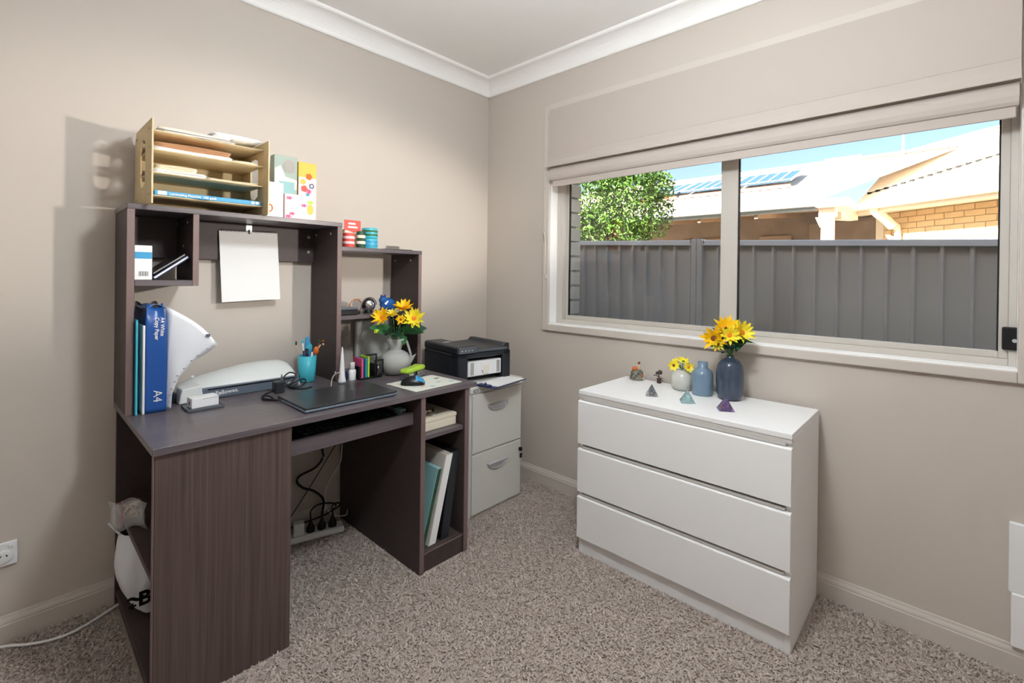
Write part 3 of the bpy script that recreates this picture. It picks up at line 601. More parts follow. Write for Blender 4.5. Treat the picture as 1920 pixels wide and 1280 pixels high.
# laminator
t = thing('laminator', 'white and grey laminator with an arched top', 'laminator', (-1.47, -.11, D))
prof = [(-1.685, 0), (-1.68, .03), (-1.66, .048), (-1.6, .066), (-1.52, .083), (-1.44, .095), (-1.37, .1), (-1.31, .096), (-1.285, .086), (-1.27, .06), (-1.262, .02), (-1.26, 0)]
rows = [(-.035, .3), (-.04, .75), (-.06, .96), (-.09, 1.0), (-.13, .97), (-.165, .82), (-.185, .58), (-.195, .4)]
V = [(x, y, D+.0008+h*s) for y, s in rows for x, h in prof]; n = len(prof)
mk('top_shell', V, [(r*n+i, r*n+i+1, (r+1)*n+i+1, (r+1)*n+i) for r in range(len(rows)-1) for i in range(n-1)]+[tuple(range(n)), tuple((len(rows)-1)*n+i for i in range(n))], 'lam_white', t, smooth=True)
box('feed_bezel', -1.66, -1.27, -.207, -.185, D+.001, D+.042, 'lam_grey', t, bevel=.004, segs=2); box('feed_slot', -1.6, -1.29, -.2085, -.2065, D+.034, D+.039, 'black_plastic', t, bevel=0)
prism('end_block', [(-1.69, D+.001), (-1.682, D+.052), (-1.622, D+.058), (-1.615, D+.001)], 1, -.222, -.15, 'lam_white', t, bevel=.003); box('side_vent', -1.7, -1.69, -.18, -.07, D+.002, D+.035, 'dark_plastic', t, bevel=.003)
lathe('button', [(.006, D+.066), (.006, D+.072), (.004, D+.074)], 'white_plastic', t, c=(-1.62, -.09), segs=14)
text('lettering', 'Fellowes.', .021, (-1.575, -.2076, D+.012), (1, 0, .04), (0, 0, 1), 'white_plastic', t, bold=.0003); text('lettering', 'Lunar+ A4', .0125, (-1.355, -.2076, D+.014), (1, 0, 0), (0, 0, 1), 'white_plastic', t)

# charger on a dark tray
t = thing('phone_tray', 'small dark tray under a white charger block', 'tray', (-1.638, -.303, D)); box('tray_plate', -1.692, -1.585, -.352, -.255, D+.0004, D+.006, 'grey_plastic', t, bevel=.0025, segs=2)
boxes('tray_rim', [(-1.692, -1.689, -.352, -.255, D+.006, D+.0085), (-1.588, -1.585, -.352, -.255, D+.006, D+.0085), (-1.692, -1.585, -.352, -.349, D+.006, D+.0085)], 'grey_plastic', t, bevel=.0005)
t = thing('charger_block', 'white charger block sitting on the small dark tray', 'charger', (-1.638, -.305, D+.0065), math.radians(4), world=False)
box('block', -.042, .04, -.028, .022, .0002, .034, 'white_plastic', t, bevel=.003, segs=2); box('lid_gap', -.01, .0405, -.0284, .0224, .0285, .03, 'paper_grey', t, bevel=0); box('usb_port', -.0425, -.0418, -.01, -.002, .011, .022, 'black_plastic', t, bevel=0)

# pen cup with its contents
CX, CY = -1.213, -.152
t = thing('pen_cup', 'turquoise plastic pen cup beside the laminator', 'cup', (CX, CY, D))
lathe('cup_wall', [(.030, D+.0005), (.033, D+.003), (.0385, D+.112), (.037, D+.112), (.0315, D+.006), (.001, D+.006)], 'cyan_cup', t, c=(CX, CY))
def stick(name, label, cat, x, y, top, r, m, head=None, hm=None):
    t = thing(name, label, cat, (CX+x*.4, CY+y*.4, D+.008)); a = Vector((CX+x*.35, CY+y*.35, D+.009)); b = Vector((CX+top[0], CY+top[1], D+top[2]))
    tube('shaft', [a, a.lerp(b, .5), b], r, m, t, n=2)
    if head: blob('head', tuple(b+Vector((0, 0, head[2]*.6))), head, hm, t, 1)
stick('toothbrush', 'dark green tipped toothbrush at the left of the cup', 'brush', -.025, 0, (-.05, -.005, .162), .0022, 'sand', (.005, .004, .011), 'leaf_d')
stick('toothbrush', 'mint tipped toothbrush standing in the cup', 'brush', -.012, -.006, (-.024, -.01, .168), .0022, 'white_plastic', (.005, .004, .011), 'cyan_cup')
stick('toothbrush', 'teal tipped brush leaning right in the cup', 'brush', .02, -.005, (.048, -.01, .163), .0024, 'wood_brown', (.006, .005, .01), 'leaf_d')
stick('marker_pen', 'navy marker in the turquoise cup', 'pen', -.015, -.016, (-.022, -.02, .135), .006, 'navy'); stick('marker_pen', 'black marker in the turquoise cup', 'pen', .0, -.005, (-.002, .0, .14), .007, 'black_plastic'); stick('marker_pen', 'white pen with pink end in the cup', 'pen', .01, -.02, (.011, -.024, .128), .004, 'pink_card')
t = thing('tape_dispenser', 'translucent blue correction tape standing in the cup', 'dispenser', (CX+.008, CY, D+.01))
prism('shell', [(CX-.004, D+.012), (CX-.008, D+.1), (CX-.006, D+.155), (CX-.004, D+.19), (CX+.01, D+.192), (CX+.012, D+.17), (CX+.024, D+.155), (CX+.026, D+.135), (CX+.018, D+.115), (CX+.008, D+.012)], 1, CY+.004, CY+.014, 'blue_print', t, bevel=.003)
fdisc('spool', CX+.011, D+.145, .012, .014, CY+.0035, 'teal_roll', t)
t = thing('giraffe_pen', 'orange brown animal topped pencil leaning out of the cup', 'pencil', (CX+.02, CY-.01, D+.01))
tube('shaft', [(CX+.006, CY-.006, D+.01), (CX+.028, CY-.012, D+.11), (CX+.05, CY-.018, D+.155)], .003, 'sand', t); blob('animal_body', (CX+.03, CY-.02, D+.131), (.013, .01, .019), 'amber', t); blob('animal_head', (CX+.06, CY-.02, D+.17), (.011, .007, .008), 'wood_brown', t, 1); blob('muzzle', (CX+.06, CY-.022, D+.156), (.005, .005, .005), 'sand', t, 1)

# laptop and its cable
t = thing('laptop', 'closed dark grey laptop lying on the desk', 'laptop', (-1.248, -.505, D))
box('base', -1.424, -1.072, -.63, -.39, D+.003, D+.0115, 'laptop_edge', t, bevel=.003, segs=2); box('lid', -1.424, -1.072, -.63, -.39, D+.0125, D+.0185, 'laptop', t, bevel=.002, segs=2); box('lid_gap', -1.42, -1.076, -.627, -.393, D+.011, D+.013, 'black_plastic', t, bevel=0)
box('hinge', -1.38, -1.12, -.391, -.386, D+.006, D+.016, 'black_plastic', t, bevel=.002)
for x in (-1.40, -1.095): box('foot', x, x+.02, -.62, -.61, D+.0002, D+.0035, 'black_rubber', t, bevel=0); box('foot', x, x+.02, -.41, -.4, D+.0002, D+.0035, 'black_rubber', t, bevel=0)
text('lettering', '/SUS', .017, (-1.225, -.497, D+.0187), (1, .06, 0), (-.06, 1, 0), 'chrome', t, extr=.0002, spacing=1.5)
t = thing('power_adapter', 'black laptop adapter with coiled cable behind the laptop', 'adapter', (-1.36, -.27, D))
box('adapter_body', -1.395, -1.36, -.295, -.255, D+.0006, D+.046, 'dark_plastic', t, bevel=.005, segs=2)
prism('plug_fin', [(-1.372, D+.045), (-1.366, D+.072), (-1.36, D+.045)], 1, -.28, -.274, 'grey_plastic', t)
tube('cable_coil', [(-1.36, -.28, D+.02), (-1.33, -.275, D+.03), (-1.305, -.262, D+.055), (-1.325, -.25, D+.068), (-1.352, -.258, D+.05), (-1.34, -.275, D+.02), (-1.3, -.275, D+.01), (-1.265, -.258, D+.02), (-1.262, -.235, D+.03), (-1.3, -.235, D+.022), (-1.33, -.255, D+.008), (-1.29, -.29, D+.004), (-1.25, -.285, D+.004)], .0028, 'black_rubber', t)
tube('cable_lead', [(-1.395, -.275, D+.012), (-1.43, -.29, D+.006), (-1.455, -.33, D+.006), (-1.45, -.365, D+.004), (-1.432, -.372, D+.004), (-1.437, -.35, D+.01), (-1.455, -.345, D+.014), (-1.46, -.36, D+.008), (-1.44, -.385, D+.005), (-1.43, -.41, D+.006)], .0035, 'black_rubber', t)
t = thing('white_cable', 'thin pale cable arching beside the hutch post', 'cable', (-1.17, -.3, D))
tube('cable_line', [(-1.23, -.36, D+.002), (-1.2, -.345, D+.003), (-1.19, -.33, D+.02), (-1.175, -.315, D+.04), (-1.15, -.305, D+.05), (-1.125, -.3, D+.044)], .0022, 'paper_grey', t); blob('connector', (-1.165, -.312, D+.053), (.004, .004, .007), 'paper_grey', t, 1)
t = thing('white_wand', 'tall tapering white stand next to the hutch post', 'stand', (-1.127, -.295, D)); lathe('wand_body', [(.0165, D+.0005), (.016, D+.012), (.0125, D+.03), (.008, D+.09), (.003, D+.15), (.001, D+.156)], 'white_plastic', t, c=(-1.127, -.297), segs=16); lathe('wand_collar', [(.0175, D+.0005), (.018, D+.004), (.0168, D+.008)], 'grey_plastic', t, c=(-1.127, -.297), segs=16)
t = thing('white_bottle', 'small white bottle of correction fluid by the note rack', 'bottle', (-1.068, -.275, D)); lathe('bottle_body', [(.014, D+.0005), (.0165, D+.004), (.0155, D+.02), (.017, D+.036), (.0155, D+.046), (.0105, D+.05)], 'white_plastic', t, c=(-1.068, -.275), sy=.75); lathe('cap', [(.0105, D+.05), (.0105, D+.078), (.009, D+.08)], 'white_plastic', t, c=(-1.068, -.275), segs=18, sy=.85)
t = thing('navy_ink_pot', 'small navy pot behind the white bottle', 'pot', (-1.09, -.245, D)); lathe('pot_body', [(.014, D+.0005), (.017, D+.005), (.017, D+.03), (.012, D+.038)], 'navy', t, c=(-1.092, -.245), segs=16)
# sticky note rack
t = thing('note_rack', 'black wire desk rack holding sticky notes', 'rack', (-.985, -.265, D))
box('rack_base', -1.045, -.935, -.3, -.22, D+.0004, D+.008, 'black_plastic', t, bevel=.002)
for x in (-1.045, -.96): box('rack_wall', x, x+.003, -.298, -.222, D+.008, D+.06, 'black_plastic', t, bevel=.001)
boxes('rack_frame', [(-.975, -.93, -.302, -.298, D+.075, D+.082), (-.975, -.93, -.302, -.298, D+.008, D+.014), (-.975, -.968, -.302, -.298, D+.014, D+.075), (-.937, -.93, -.302, -.298, D+.014, D+.075)], 'black_plastic', t, bevel=.001)
boxes('rack_frame', [(-1.0, -.918, -.226, -.222, D+.09, D+.096), (-.924, -.918, -.226, -.222, D+.008, D+.09)], 'black_plastic', t, bevel=.001)
for x, m, lb, z in ((-1.036, 'pink', 'pink sticky note pad in the black rack', .092), (-1.018, 'teal', 'teal sticky note pad in the black rack', .09), (-1.006, 'lime', 'lime sticky note pad in the black rack', .098)):
    t = thing('sticky_notes', lb, 'notes', (x, -.26, D+.009), 0, 'sticky notes in the rack'); 
    for k in range(3): box('note_layer', x+k*.003, x+k*.003+.0027, -.297+k*.0006, -.225, D+.0086, D+z+k*.001, m, t, bevel=0)
t = thing('paper_clips', 'white clips lying inside the black rack', 'clips', (-.955, -.27, D+.009)); 
for x, y, z in ((-.95, -.28, .016), (-.954, -.275, .03), (-.948, -.284, .044)): blob('clip_piece', (x, y, D+z), (.006, .005, .0075), 'paper', t, 1)
# framed white plate behind the vase
t = thing('embossed_plaque', 'white square plaque with embossed circle behind the vase', 'plaque', (-.82, -.03, D))
box('plaque_board', -.918, -.715, -.034, -.012, D+.0005, .957, 'lam_white', t, bevel=.002); lathe_o = lathe('embossed_circle', [(.09, 0), (.09, .0025), (.086, .003), (.084, .001), (.05, .001), (.048, .002), (.001, .002)], 'lam_white', t, segs=40)
lathe_o.data.transform(Matrix.Translation(OFFS[t.name])); lathe_o.matrix_local = Matrix.Translation(Vector((-.815, -.034, .852))-OFFS[t.name]) @ Matrix.Rotation(math.radians(90), 4, 'X')

# ------------------------------------------------------------------ vases and flowers
def petal_mesh(name, m, wid=.32, cup=.25):
    V, F = [], []
    for i in range(6):
        u = i/5; wv = wid*math.sin(math.pi*(.12+.88*u)**.8)*(1 if i < 5 else .12)
        for s in (-1, 0, 1): V.append((u, s*wv*.5, cup*u*u-.04*abs(s)*0+.05*(s*s)*math.sin(math.pi*u)))
    for i in range(5):
        for k in range(2): F.append((i*3+k, (i+1)*3+k, (i+1)*3+k+1, i*3+k+1))
    me = bpy.data.meshes.new(name); me.from_pydata(V, [], F); me.materials.append(MATS[m])
    for p in me.polygons: p.use_smooth = True
    return me
PM = {k: petal_mesh('petal', k) for k in ('petal', 'petal_b')}; LM = {k: petal_mesh('leaf', k, .5, -.18) for k in ('leaf', 'leaf_d')}
def flower(label, root, head, nrm, R, npet, m, dm, group, leaves=0, rings=2, name='sunflower', lm='leaf', seed=0):
    rd = random.Random(seed)
    t = thing(name, label, 'flower', root, 0, group, world=True); root = Vector(root); head = Vector(head); nrm = Vector(nrm).normalized()
    mid = root.lerp(head, .55)+Vector((0, 0, .01)); tube('stem', [root, mid, head-nrm*.006], .0022, 'stem', t)
    a = nrm.cross(Vector((0, 0, 1)) if abs(nrm.z) < .95 else Vector((1, 0, 0))).normalized(); b = nrm.cross(a)
    Mb = Matrix(((a.x, b.x, nrm.x, 0), (a.y, b.y, nrm.y, 0), (a.z, b.z, nrm.z, 0), (0, 0, 0, 1)))
    c = lathe('flower_disc', [(R*.05, -R*.1), (R*.24, -R*.08), (R*.26, R*.02), (R*.16, R*.1), (R*.02, R*.08)], dm, t, segs=14); c.data.transform(Matrix.Translation(OFFS[t.name])); c.matrix_local = Matrix.Translation(head-OFFS[t.name]) @ Mb
    for k in range(npet):
        ring = k % rings; an = 2*math.pi*k/npet+rd.uniform(-.12, .12); sc = R*(1-.12*ring)*rd.uniform(.9, 1.08); tilt = -.12-.38*ring+rd.uniform(-.12, .12)
        p = bpy.data.objects.new('petal', PM[m]); C.objects.link(p); p.parent = t
        p.matrix_local = Matrix.Translation(head-OFFS[t.name]) @ Mb @ Matrix.Rotation(an, 4, 'Z') @ Matrix.Translation((R*.12, 0, 0)) @ Matrix.Rotation(tilt, 4, 'Y') @ Matrix.Diagonal((sc*.92, sc*(1.1 if npet > 9 else 2.2), sc, 1))
    for k in range(leaves):
        p = bpy.data.objects.new('leaf', LM[lm]); C.objects.link(p); p.parent = t
        an = rd.uniform(0, 6.28); q = root.lerp(head, rd.uniform(.35, .7)); sz = R*rd.uniform(.8, 1.15)
        p.matrix_local = Matrix.Translation(q-OFFS[t.name]) @ Matrix.Rotation(an, 4, 'Z') @ Matrix.Rotation(rd.uniform(-.5, .5), 4, 'Y') @ Matrix.Diagonal((sz, sz*1.1, sz, 1))
    return t
toc = Vector((-2.1, -2.2, 1.2))
VX, VY = -.857, -.285
t = thing('stone_vase', 'pale grey round vase with flared neck and handle', 'vase', (VX, VY, D))
lathe('vase_body', [(.03, D+.0005), (.045, D+.004), (.06, D+.018), (.07, D+.038), (.0735, D+.056), (.07, D+.078), (.058, D+.096), (.04, D+.108), (.026, D+.113), (.026, D+.118), (.046, D+.168), (.0435, D+.168), (.0235, D+.119), (.001, D+.117)], 'stone_vase', t, c=(VX, VY))
e1 = Vector((.68, -.73, 0))   # across the view
hp = [Vector((VX, VY, 0))+e1*r+Vector((0, 0, D+z)) for r, z in ((.042, .166), (.052, .155), (.062, .125), (.072, .095), (.073, .065))]
V = []; nv = Vector((.73, .68, 0))
for p in hp:
    for s in (-1, 1):
        for q in (-1, 1): V.append(p+nv*.009*s+e1*.003*q)
mk('handle', V, [f for i in range(4) for f in ((i*4, i*4+1, i*4+5, i*4+4), (i*4+2, i*4+6, i*4+7, i*4+3), (i*4, i*4+4, i*4+6, i*4+2), (i*4+1, i*4+3, i*4+7, i*4+5))]+[(0, 2, 3, 1), (16, 17, 19, 18)], 'stone_vase', t)
sp = [Vector((VX, VY, 0))+e1*r+Vector((0, 0, D+z)) for r, z in ((.06, .075), (.098, .098), (.075, .055))]
V = [p+nv*.005*s for s in (-1, 1) for p in sp]; mk('spout', V, [(0, 1, 2), (3, 5, 4), (0, 3, 4, 1), (1, 4, 5, 2), (2, 5, 3, 0)], 'stone_vase', t)
G = 'flowers in the pale grey vase'
top = (VX, VY, D+.122)
flower('yellow sunflower leaning left in the grey vase', top, (-.94, -.30, .995), (-.75, -.5, .5), .05, 18, 'petal', 'disc_o', G, 2, seed=1)
flower('topmost golden sunflower in the grey vase', top, (-.82, -.295, 1.034), (-.35, -.35, .9), .052, 18, 'petal', 'disc_o', G, 1, seed=2)
flower('large open yellow sunflower at the right of the grey vase', top, (-.788, -.33, .985), (-.6, -.75, .35), .056, 18, 'petal_b', 'disc_o', G, 2, seed=3)
flower('small yellow flower with brown centre in the grey vase', top, (-.868, -.34, .985), (-.6, -.75, .3), .028, 12, 'petal', 'disc', G, 3, seed=4)
flower('yellow flower tucked behind in the grey vase', top, (-.865, -.27, 1.005), (-.4, -.3, .8), .036, 14, 'petal_b', 'disc_o', G, 2, seed=9)
t = thing('leaf_spray', 'green leaf spray with bud hanging left from the grey vase', 'leaves', top, 0)
for k, (hx_, hy_, hz_) in enumerate(((-.975, -.30, .935), (-.93, -.33, .93), (-.78, -.34, .93), (-.75, -.3, .925), (-.83, -.35, .95), (-.88, -.33, .945), (-.9, -.28, .96), (-.74, -.34, .945))):
    tube('stem', [top, ((top[0]+hx_)/2, (top[1]+hy_)/2, .92+.02*(k % 2)), (hx_, hy_, hz_)], .0016, 'stem', t, segs=6)
    p = bpy.data.objects.new('leaf', LM['leaf_d' if k % 2 else 'leaf']); C.objects.link(p); p.parent = t
    an = math.atan2(hy_-VY, hx_-VX); p.matrix_local = Matrix.Translation(Vector(((top[0]+hx_)/2, (top[1]+hy_)/2, .93))-OFFS[t.name]) @ Matrix.Rotation(an, 4, 'Z') @ Matrix.Rotation(-.35+.2*(k % 3), 4, 'Y') @ Matrix.Rotation(.9 if k % 2 else -.9, 4, 'X') @ Matrix.Diagonal((.085, .11, .07, 1))
for k in range(6): blob('bud', (-.975+.006*(k % 3), -.3-.005*(k//3), .933+.007*(k % 2)), (.006, .006, .006), 'lime' if k % 2 else 'petal_b', t, 1)

# green handled hole punch
t = thing('hole_punch', 'lime green handled hole punch beside the mouse pad', 'punch', (-.842, -.405, D), math.radians(20), world=False)
box('punch_base', -.062, .06, -.024, .024, .0004, .008, 'grey_plastic', t, bevel=.003, segs=2); boxes('punch_block', [(-.05, -.018, -.018, .018, .008, .026), (.014, .046, -.018, .018, .008, .026)], 'chrome', t, bevel=.002)
prism('punch_handle', [(-.072, .032), (-.068, .05), (-.04, .048), (0, .05), (.04, .054), (.068, .048), (.074, .036), (.05, .03), (0, .03), (-.05, .028)], 1, -.02, .02, 'lime', t, bevel=.004)
# mouse pad + mouse
t = thing('mouse_pad', 'pale patterned mouse pad at the right of the desk', 'mouse pad', (-.872, -.535, D), math.radians(3), world=False)
box('pad', -.126, .126, -.1, .1, .0003, .0035, 'mousepad', t, bevel=.0015); 
for x, y, m in ((.0, .02, 'leaf_d'), (.05, -.03, 'teal_card'), (.09, .03, 'leaf_d'), (.03, .06, 'sand'), (-.05, -.05, 'sand'), (-.02, -.075, 'teal_card'), (.1, -.06, 'teal_card'), (-.09, .05, 'sand')):
    prism('printed_motif', [(x+.014*math.cos(a)*(1+.3*math.cos(3*a)), y+.009*math.sin(a)*(1+.3*math.cos(3*a))) for a in [i*math.pi/8 for i in range(16)]], 2, .0035, .0037, m, t)
t = thing('computer_mouse', 'black and blue wireless mouse on the mouse pad', 'mouse', (-.93, -.53, D+.0038), math.radians(-38), world=False)
rows = [(-.05, .014, .008), (-.043, .024, .02), (-.025, .031, .032), (0, .032, .037), (.025, .03, .033), (.043, .024, .02), (.05, .014, .008)]
V = [(x, wv*math.cos(a)*(1+.0*abs(math.sin(a))), .001+h*math.sin(a)) for x, wv, h in rows for a in [math.pi*i/10 for i in range(11)]]
mk('mouse_shell', V, [(r*11+i, r*11+i+1, r*11+12+i, r*11+11+i) for r in range(6) for i in range(10)]+[tuple(range(11)), tuple(66+i for i in range(11))]+[(0, 11, 22, 33, 44, 55, 66, 76, 65, 54, 43, 32, 21, 10)], 'black_plastic', t, smooth=True)
V = [(x, wv*1.01*math.cos(a), .0016+h*1.015*math.sin(a)) for x, wv, h in [(.012, .0315, .0355), (.03, .0288, .03), (.043, .024, .02), (.049, .015, .01)] for a in [math.pi*(.18+.64*i/8) for i in range(9)]]
mk('blue_inlay', V, [(r*9+i, r*9+i+1, r*9+10+i, r*9+9+i) for r in range(3) for i in range(8)], 'blue_print', t, smooth=True)
box('scroll_wheel', .015, .03, -.003, .003, .03, .0385, 'grey_plastic', t, bevel=.002)

# keyboard on the tray
t = thing('keyboard', 'black keyboard lying on the sliding tray', 'keyboard', (-1.2, -.47, .611)); box('keyboard_case', -1.41, -1.02, -.565, -.41, .6115, .63, 'black_plastic', t, bevel=.004)
km = None
for r in range(5):
    for k in range(16):
        x = -1.4+k*.0235; y = -.555+r*.027
        if km is None: ko = box('key', x, x+.019, y, y+.021, .63, .636, 'dark_plastic', t, bevel=.002); km = ko.data; x00, y00 = x, y
        else: ko = bpy.data.objects.new('key', km); C.objects.link(ko); ko.parent = t; ko.location = (x-x00, y-y00, 0)
t = thing('usb_hub', 'small white edged plug box on the keyboard tray', 'hub', (-1.02, -.53, .611)); box('hub_case', -1.018, -.992, -.575, -.53, .6115, .648, 'teal_card', t, bevel=.002); box('hub_face', -1.016, -.994, -.5755, -.575, .616, .644, 'grey_plastic', t, bevel=0)

# right pedestal
t = thing('shelf_box', 'flat cream box on the upper pedestal shelf', 'box', (-.85, -.5, .546)); box('box_base', -.957, -.762, -.615, -.35, .5465, .583, 'paper_cream', t, bevel=.002); box('box_lid', -.958, -.76, -.617, -.348, .583, .598, 'paper_cream', t, bevel=.002)
t = thing('key_bunch', 'bunch of silver keys on the cream box', 'keys', (-.89, -.56, .598))
tube('key_ring', [(-.89+.014*math.cos(a), -.565+.014*math.sin(a), .601) for a in [math.pi*i/8 for i in range(17)]], .0013, 'silver', t, n=2, segs=6)
for a in (0, 1.1, 2.3, 3.6, 4.9):
    k = box('key', .012, .05, -.003, .003, .0, .002, 'silver', t, bevel=0); k.data.transform(Matrix.Translation(OFFS[t.name])); k.matrix_local = Matrix.Translation(Vector((-.89, -.565, .6+.0018*a))-OFFS[t.name]) @ Matrix.Rotation(a, 4, 'Z')
for i in range(5): blob('charm', (-.9+.012*i, -.57+.006*(i % 2), .61+.003*(i % 3)), (.008, .007, .008), ('black_plastic', 'silver', 'chrome', 'gold', 'black_plastic')[i], t, 1)
def slab(name, label, cat, x0, x1, xt, y0, y1, z1, m, edge):
    """flat thing standing on edge and leaning: bottom at x0..x1, top shifted by xt"""
    t = thing(name, label, cat, ((x0+x1)/2, (y0+y1)/2, .0785)); z0 = .0787
    def v(x, y, z): return (x+xt*(z-z0)/(z1-z0), y, z)
    mk('panel', [v(x, y, z) for x in (x0, x1) for y in (y0, y1) for z in (z0, z1)], BF, m, t, bevel=.0012, segs=1)
    mk('front_edge', [v(x, y, z) for x in (x0+.002, x1-.001) for y in (y0-.001, y0+.0005) for z in (z0+.003, z1-.003)], BF, edge, t)
slab('teal_binder', 'teal binder leaning in the lower pedestal bay', 'binder', -.956, -.937, .085, -.632, -.33, .385, 'teal_card', 'teal')
slab('pale_picture', 'white picture frame between teal binder and black frame', 'frame', -.916, -.88, .088, -.632, -.2, .432, 'trim_white', 'paper')
slab('dark_picture', 'black picture frame leaning in the pedestal bay', 'frame', -.853, -.81, .056, -.63, -.2, .436, 'black_plastic', 'dark_plastic')
bpy.data.objects['teal_binder'].children[0].data.materials[0] = MATS['leaf_d']

# ================================================================== leads and power board under the desk
t = thing('power_board', 'white power board on the carpet under the desk', 'power board', (-1.14, -.1, 0), math.radians(-15), world=False)
box('board_case', -.15, .115, -.03, .03, .009, .036, 'white_plastic', t, bevel=.005, segs=2)
for i in range(5): box('switch', -.13+i*.05, -.115+i*.05, .015, .024, .036, .039, 'white_plastic', t, bevel=.001)
RZ = Matrix.Rotation(math.radians(-15), 3, 'Z'); PB = Vector((-1.14, -.1, 0))
def onb(x, y, z): return PB+RZ @ Vector((x, y, z))
q = onb(-.075, -.008, .037); t = thing('white_adapter', 'chunky white plug adapter on the power board', 'plug', tuple(q), math.radians(-15), world=False)
box('adapter_body', -.022, .022, -.02, .02, 0, .055, 'white_plastic', t, bevel=.007, segs=2)
for k, x in enumerate((-.025, .022, .068)):
    q = onb(x, -.006, .037); t = thing('black_plug', ('black plug next to the white adapter', 'middle black plug on the power board', 'black plug at the right of the power board')[k], 'plug', tuple(q), math.radians(-15), group='black plugs on the power board', world=False)
    lathe('plug_body', [(.018, 0), (.019, .008), (.017, .02), (.01, .034), (.006, .045), (.004, .06)], 'black_rubber', t, segs=14, sy=.8)
A = lambda x, z, y=-.03: (x, y, z)
def cordt(name, label, pts, r, m): 
    t = tube(name, pts, r, m); return tag(t, label, 'cord')
b2 = onb(.022, -.006, .09)
cordt('electric_cable', 'thick black cord snaking down behind the desk', [A(-1.087, .6), A(-1.085, .38), A(-1.08, .33), A(-1.115, .289), A(-1.185, .272), A(-1.2, .248), A(-1.172, .212), A(-1.12, .18), A(-1.085, .135, -.05), (b2.x, b2.y, b2.z+.01)], .0052, 'black_rubber')
cordt('data_cable', 'thin straight black cable crossing the wall behind the desk', [A(-.95, .46, -.025), A(-1.011, .375, -.025), A(-1.1, .255, -.025), A(-1.22, .1, -.025), A(-1.3, .02, -.025)], .0022, 'black_rubber')
cordt('white_lead', 'thin white lead hanging near the right pedestal', [A(-.985, .45, -.035), A(-.99, .32, -.035), A(-1.0, .272, -.035), A(-1.045, .22, -.04), A(-1.072, .155, -.04), A(-1.07, .09, -.06), A(-1.045, .06, -.085), A(-1.0, .05, -.1), A(-.985, .066, -.09)], .0022, 'white_plastic')
b1 = onb(-.025, -.006, .095); b3 = onb(.068, -.006, .095)
cordt('electric_cable', 'black cord looping from the left plug behind the power board', [(b1.x, b1.y, b1.z), (b1.x+.01, b1.y+.02, .12), (b1.x+.06, b1.y+.04, .125), (-1.03, -.06, .1), (-1.06, -.045, .06), (-1.2, -.04, .055), (-1.33, -.03, .04)], .0035, 'black_rubber')
cordt('electric_cable', 'black cord looping over the right plug', [(b3.x, b3.y, b3.z), (b3.x, b3.y+.005, .125), (b3.x+.03, b3.y+.02, .125), (b3.x+.05, b3.y+.03, .105), (b3.x+.02, b3.y+.05, .08), (-1.1, -.04, .055)], .0035, 'black_rubber')
t = box('cable_tag', -1.096, -1.076, -.061, -.057, .085, .118, 'white_plastic'); tag(t, 'white tag clipped to the cords above the power board', 'tag')
cordt('floor_cable', 'white cable running along the carpet at the left wall', [(-1.79, -.035, .012), (-1.825, -.045, .012), (-1.93, -.1, .012), (-1.994, -.102, .012), (-2.053, -.072, .012), (-2.111, -.03, .012), (-2.2, -.03, .012)], .0042, 'white_plastic')

# bags in the open left pedestal
t = thing('shopping_bag', 'white printed plastic bag stuffed in the left pedestal', 'bag', (-1.74, -.19, .054))
def bag(u, v):
    a = 2*math.pi*u
    r = (.62+.38*math.sin(math.pi*(.12+.8*v)))*(1+.05*math.sin(5*a+4*v)+.03*math.sin(11*a-7*v))
    sk_ = .05*(v-.35)              # leans outwards towards its knotted top
    return (-1.755-sk_+.1*r*math.cos(a)*(1-.25*v*v), -.19+.115*r*math.sin(a), .056+.275*v+.03*max(0, -math.cos(a))*(1-v)+.006*math.sin(3*a)*(1-v))
grid('bag_film', bag, 44, 22, 'bag_white', t)
text('lettering', 'B', .062, (-1.812, -.312, .128), (1, .0, 0), (0, 0, 1), 'black_plastic', t, extr=.0006, bold=.002)
text('lettering', '~', .08, (-1.846, -.306, .135), (1, 0, -.2), (.2, 0, 1), 'black_plastic', t, extr=.0006, bold=.0015)
text('lettering', '+', .035, (-1.836, -.312, .122), (1, 0, 0), (0, 0, 1), 'black_plastic', t, extr=.0006, bold=.0015)
t = thing('zip_bag', 'clear zip bag holding a coiled cream rope', 'bag', (-1.83, -.27, .361))
for k in (0, 1): grid('film', lambda u, v: (-1.868+.075*u+.006*math.sin(v*5+k*2), -.2-.03*k-.06*u-.012*math.sin(u*6+k), .362+.085*v-.004*math.sin(u*7)), 12, 8, 'skin_clear', t, thick=.0008)
tube('rope', [(-1.82+.02*math.sin(k*1.9), -.235-.012*math.cos(k*1.3), .41+.026*math.cos(k*1.37)) for k in range(16)], .0032, 'rope', t)
tube('seal_edge', [(-1.873, -.2, .375), (-1.858, -.21, .352), (-1.845, -.22, .335)], .0035, 'bag_white', t)
box('red_zip', -1.845, -1.842, -.232, -.226, .364, .445, 'red_card', t, bevel=0)

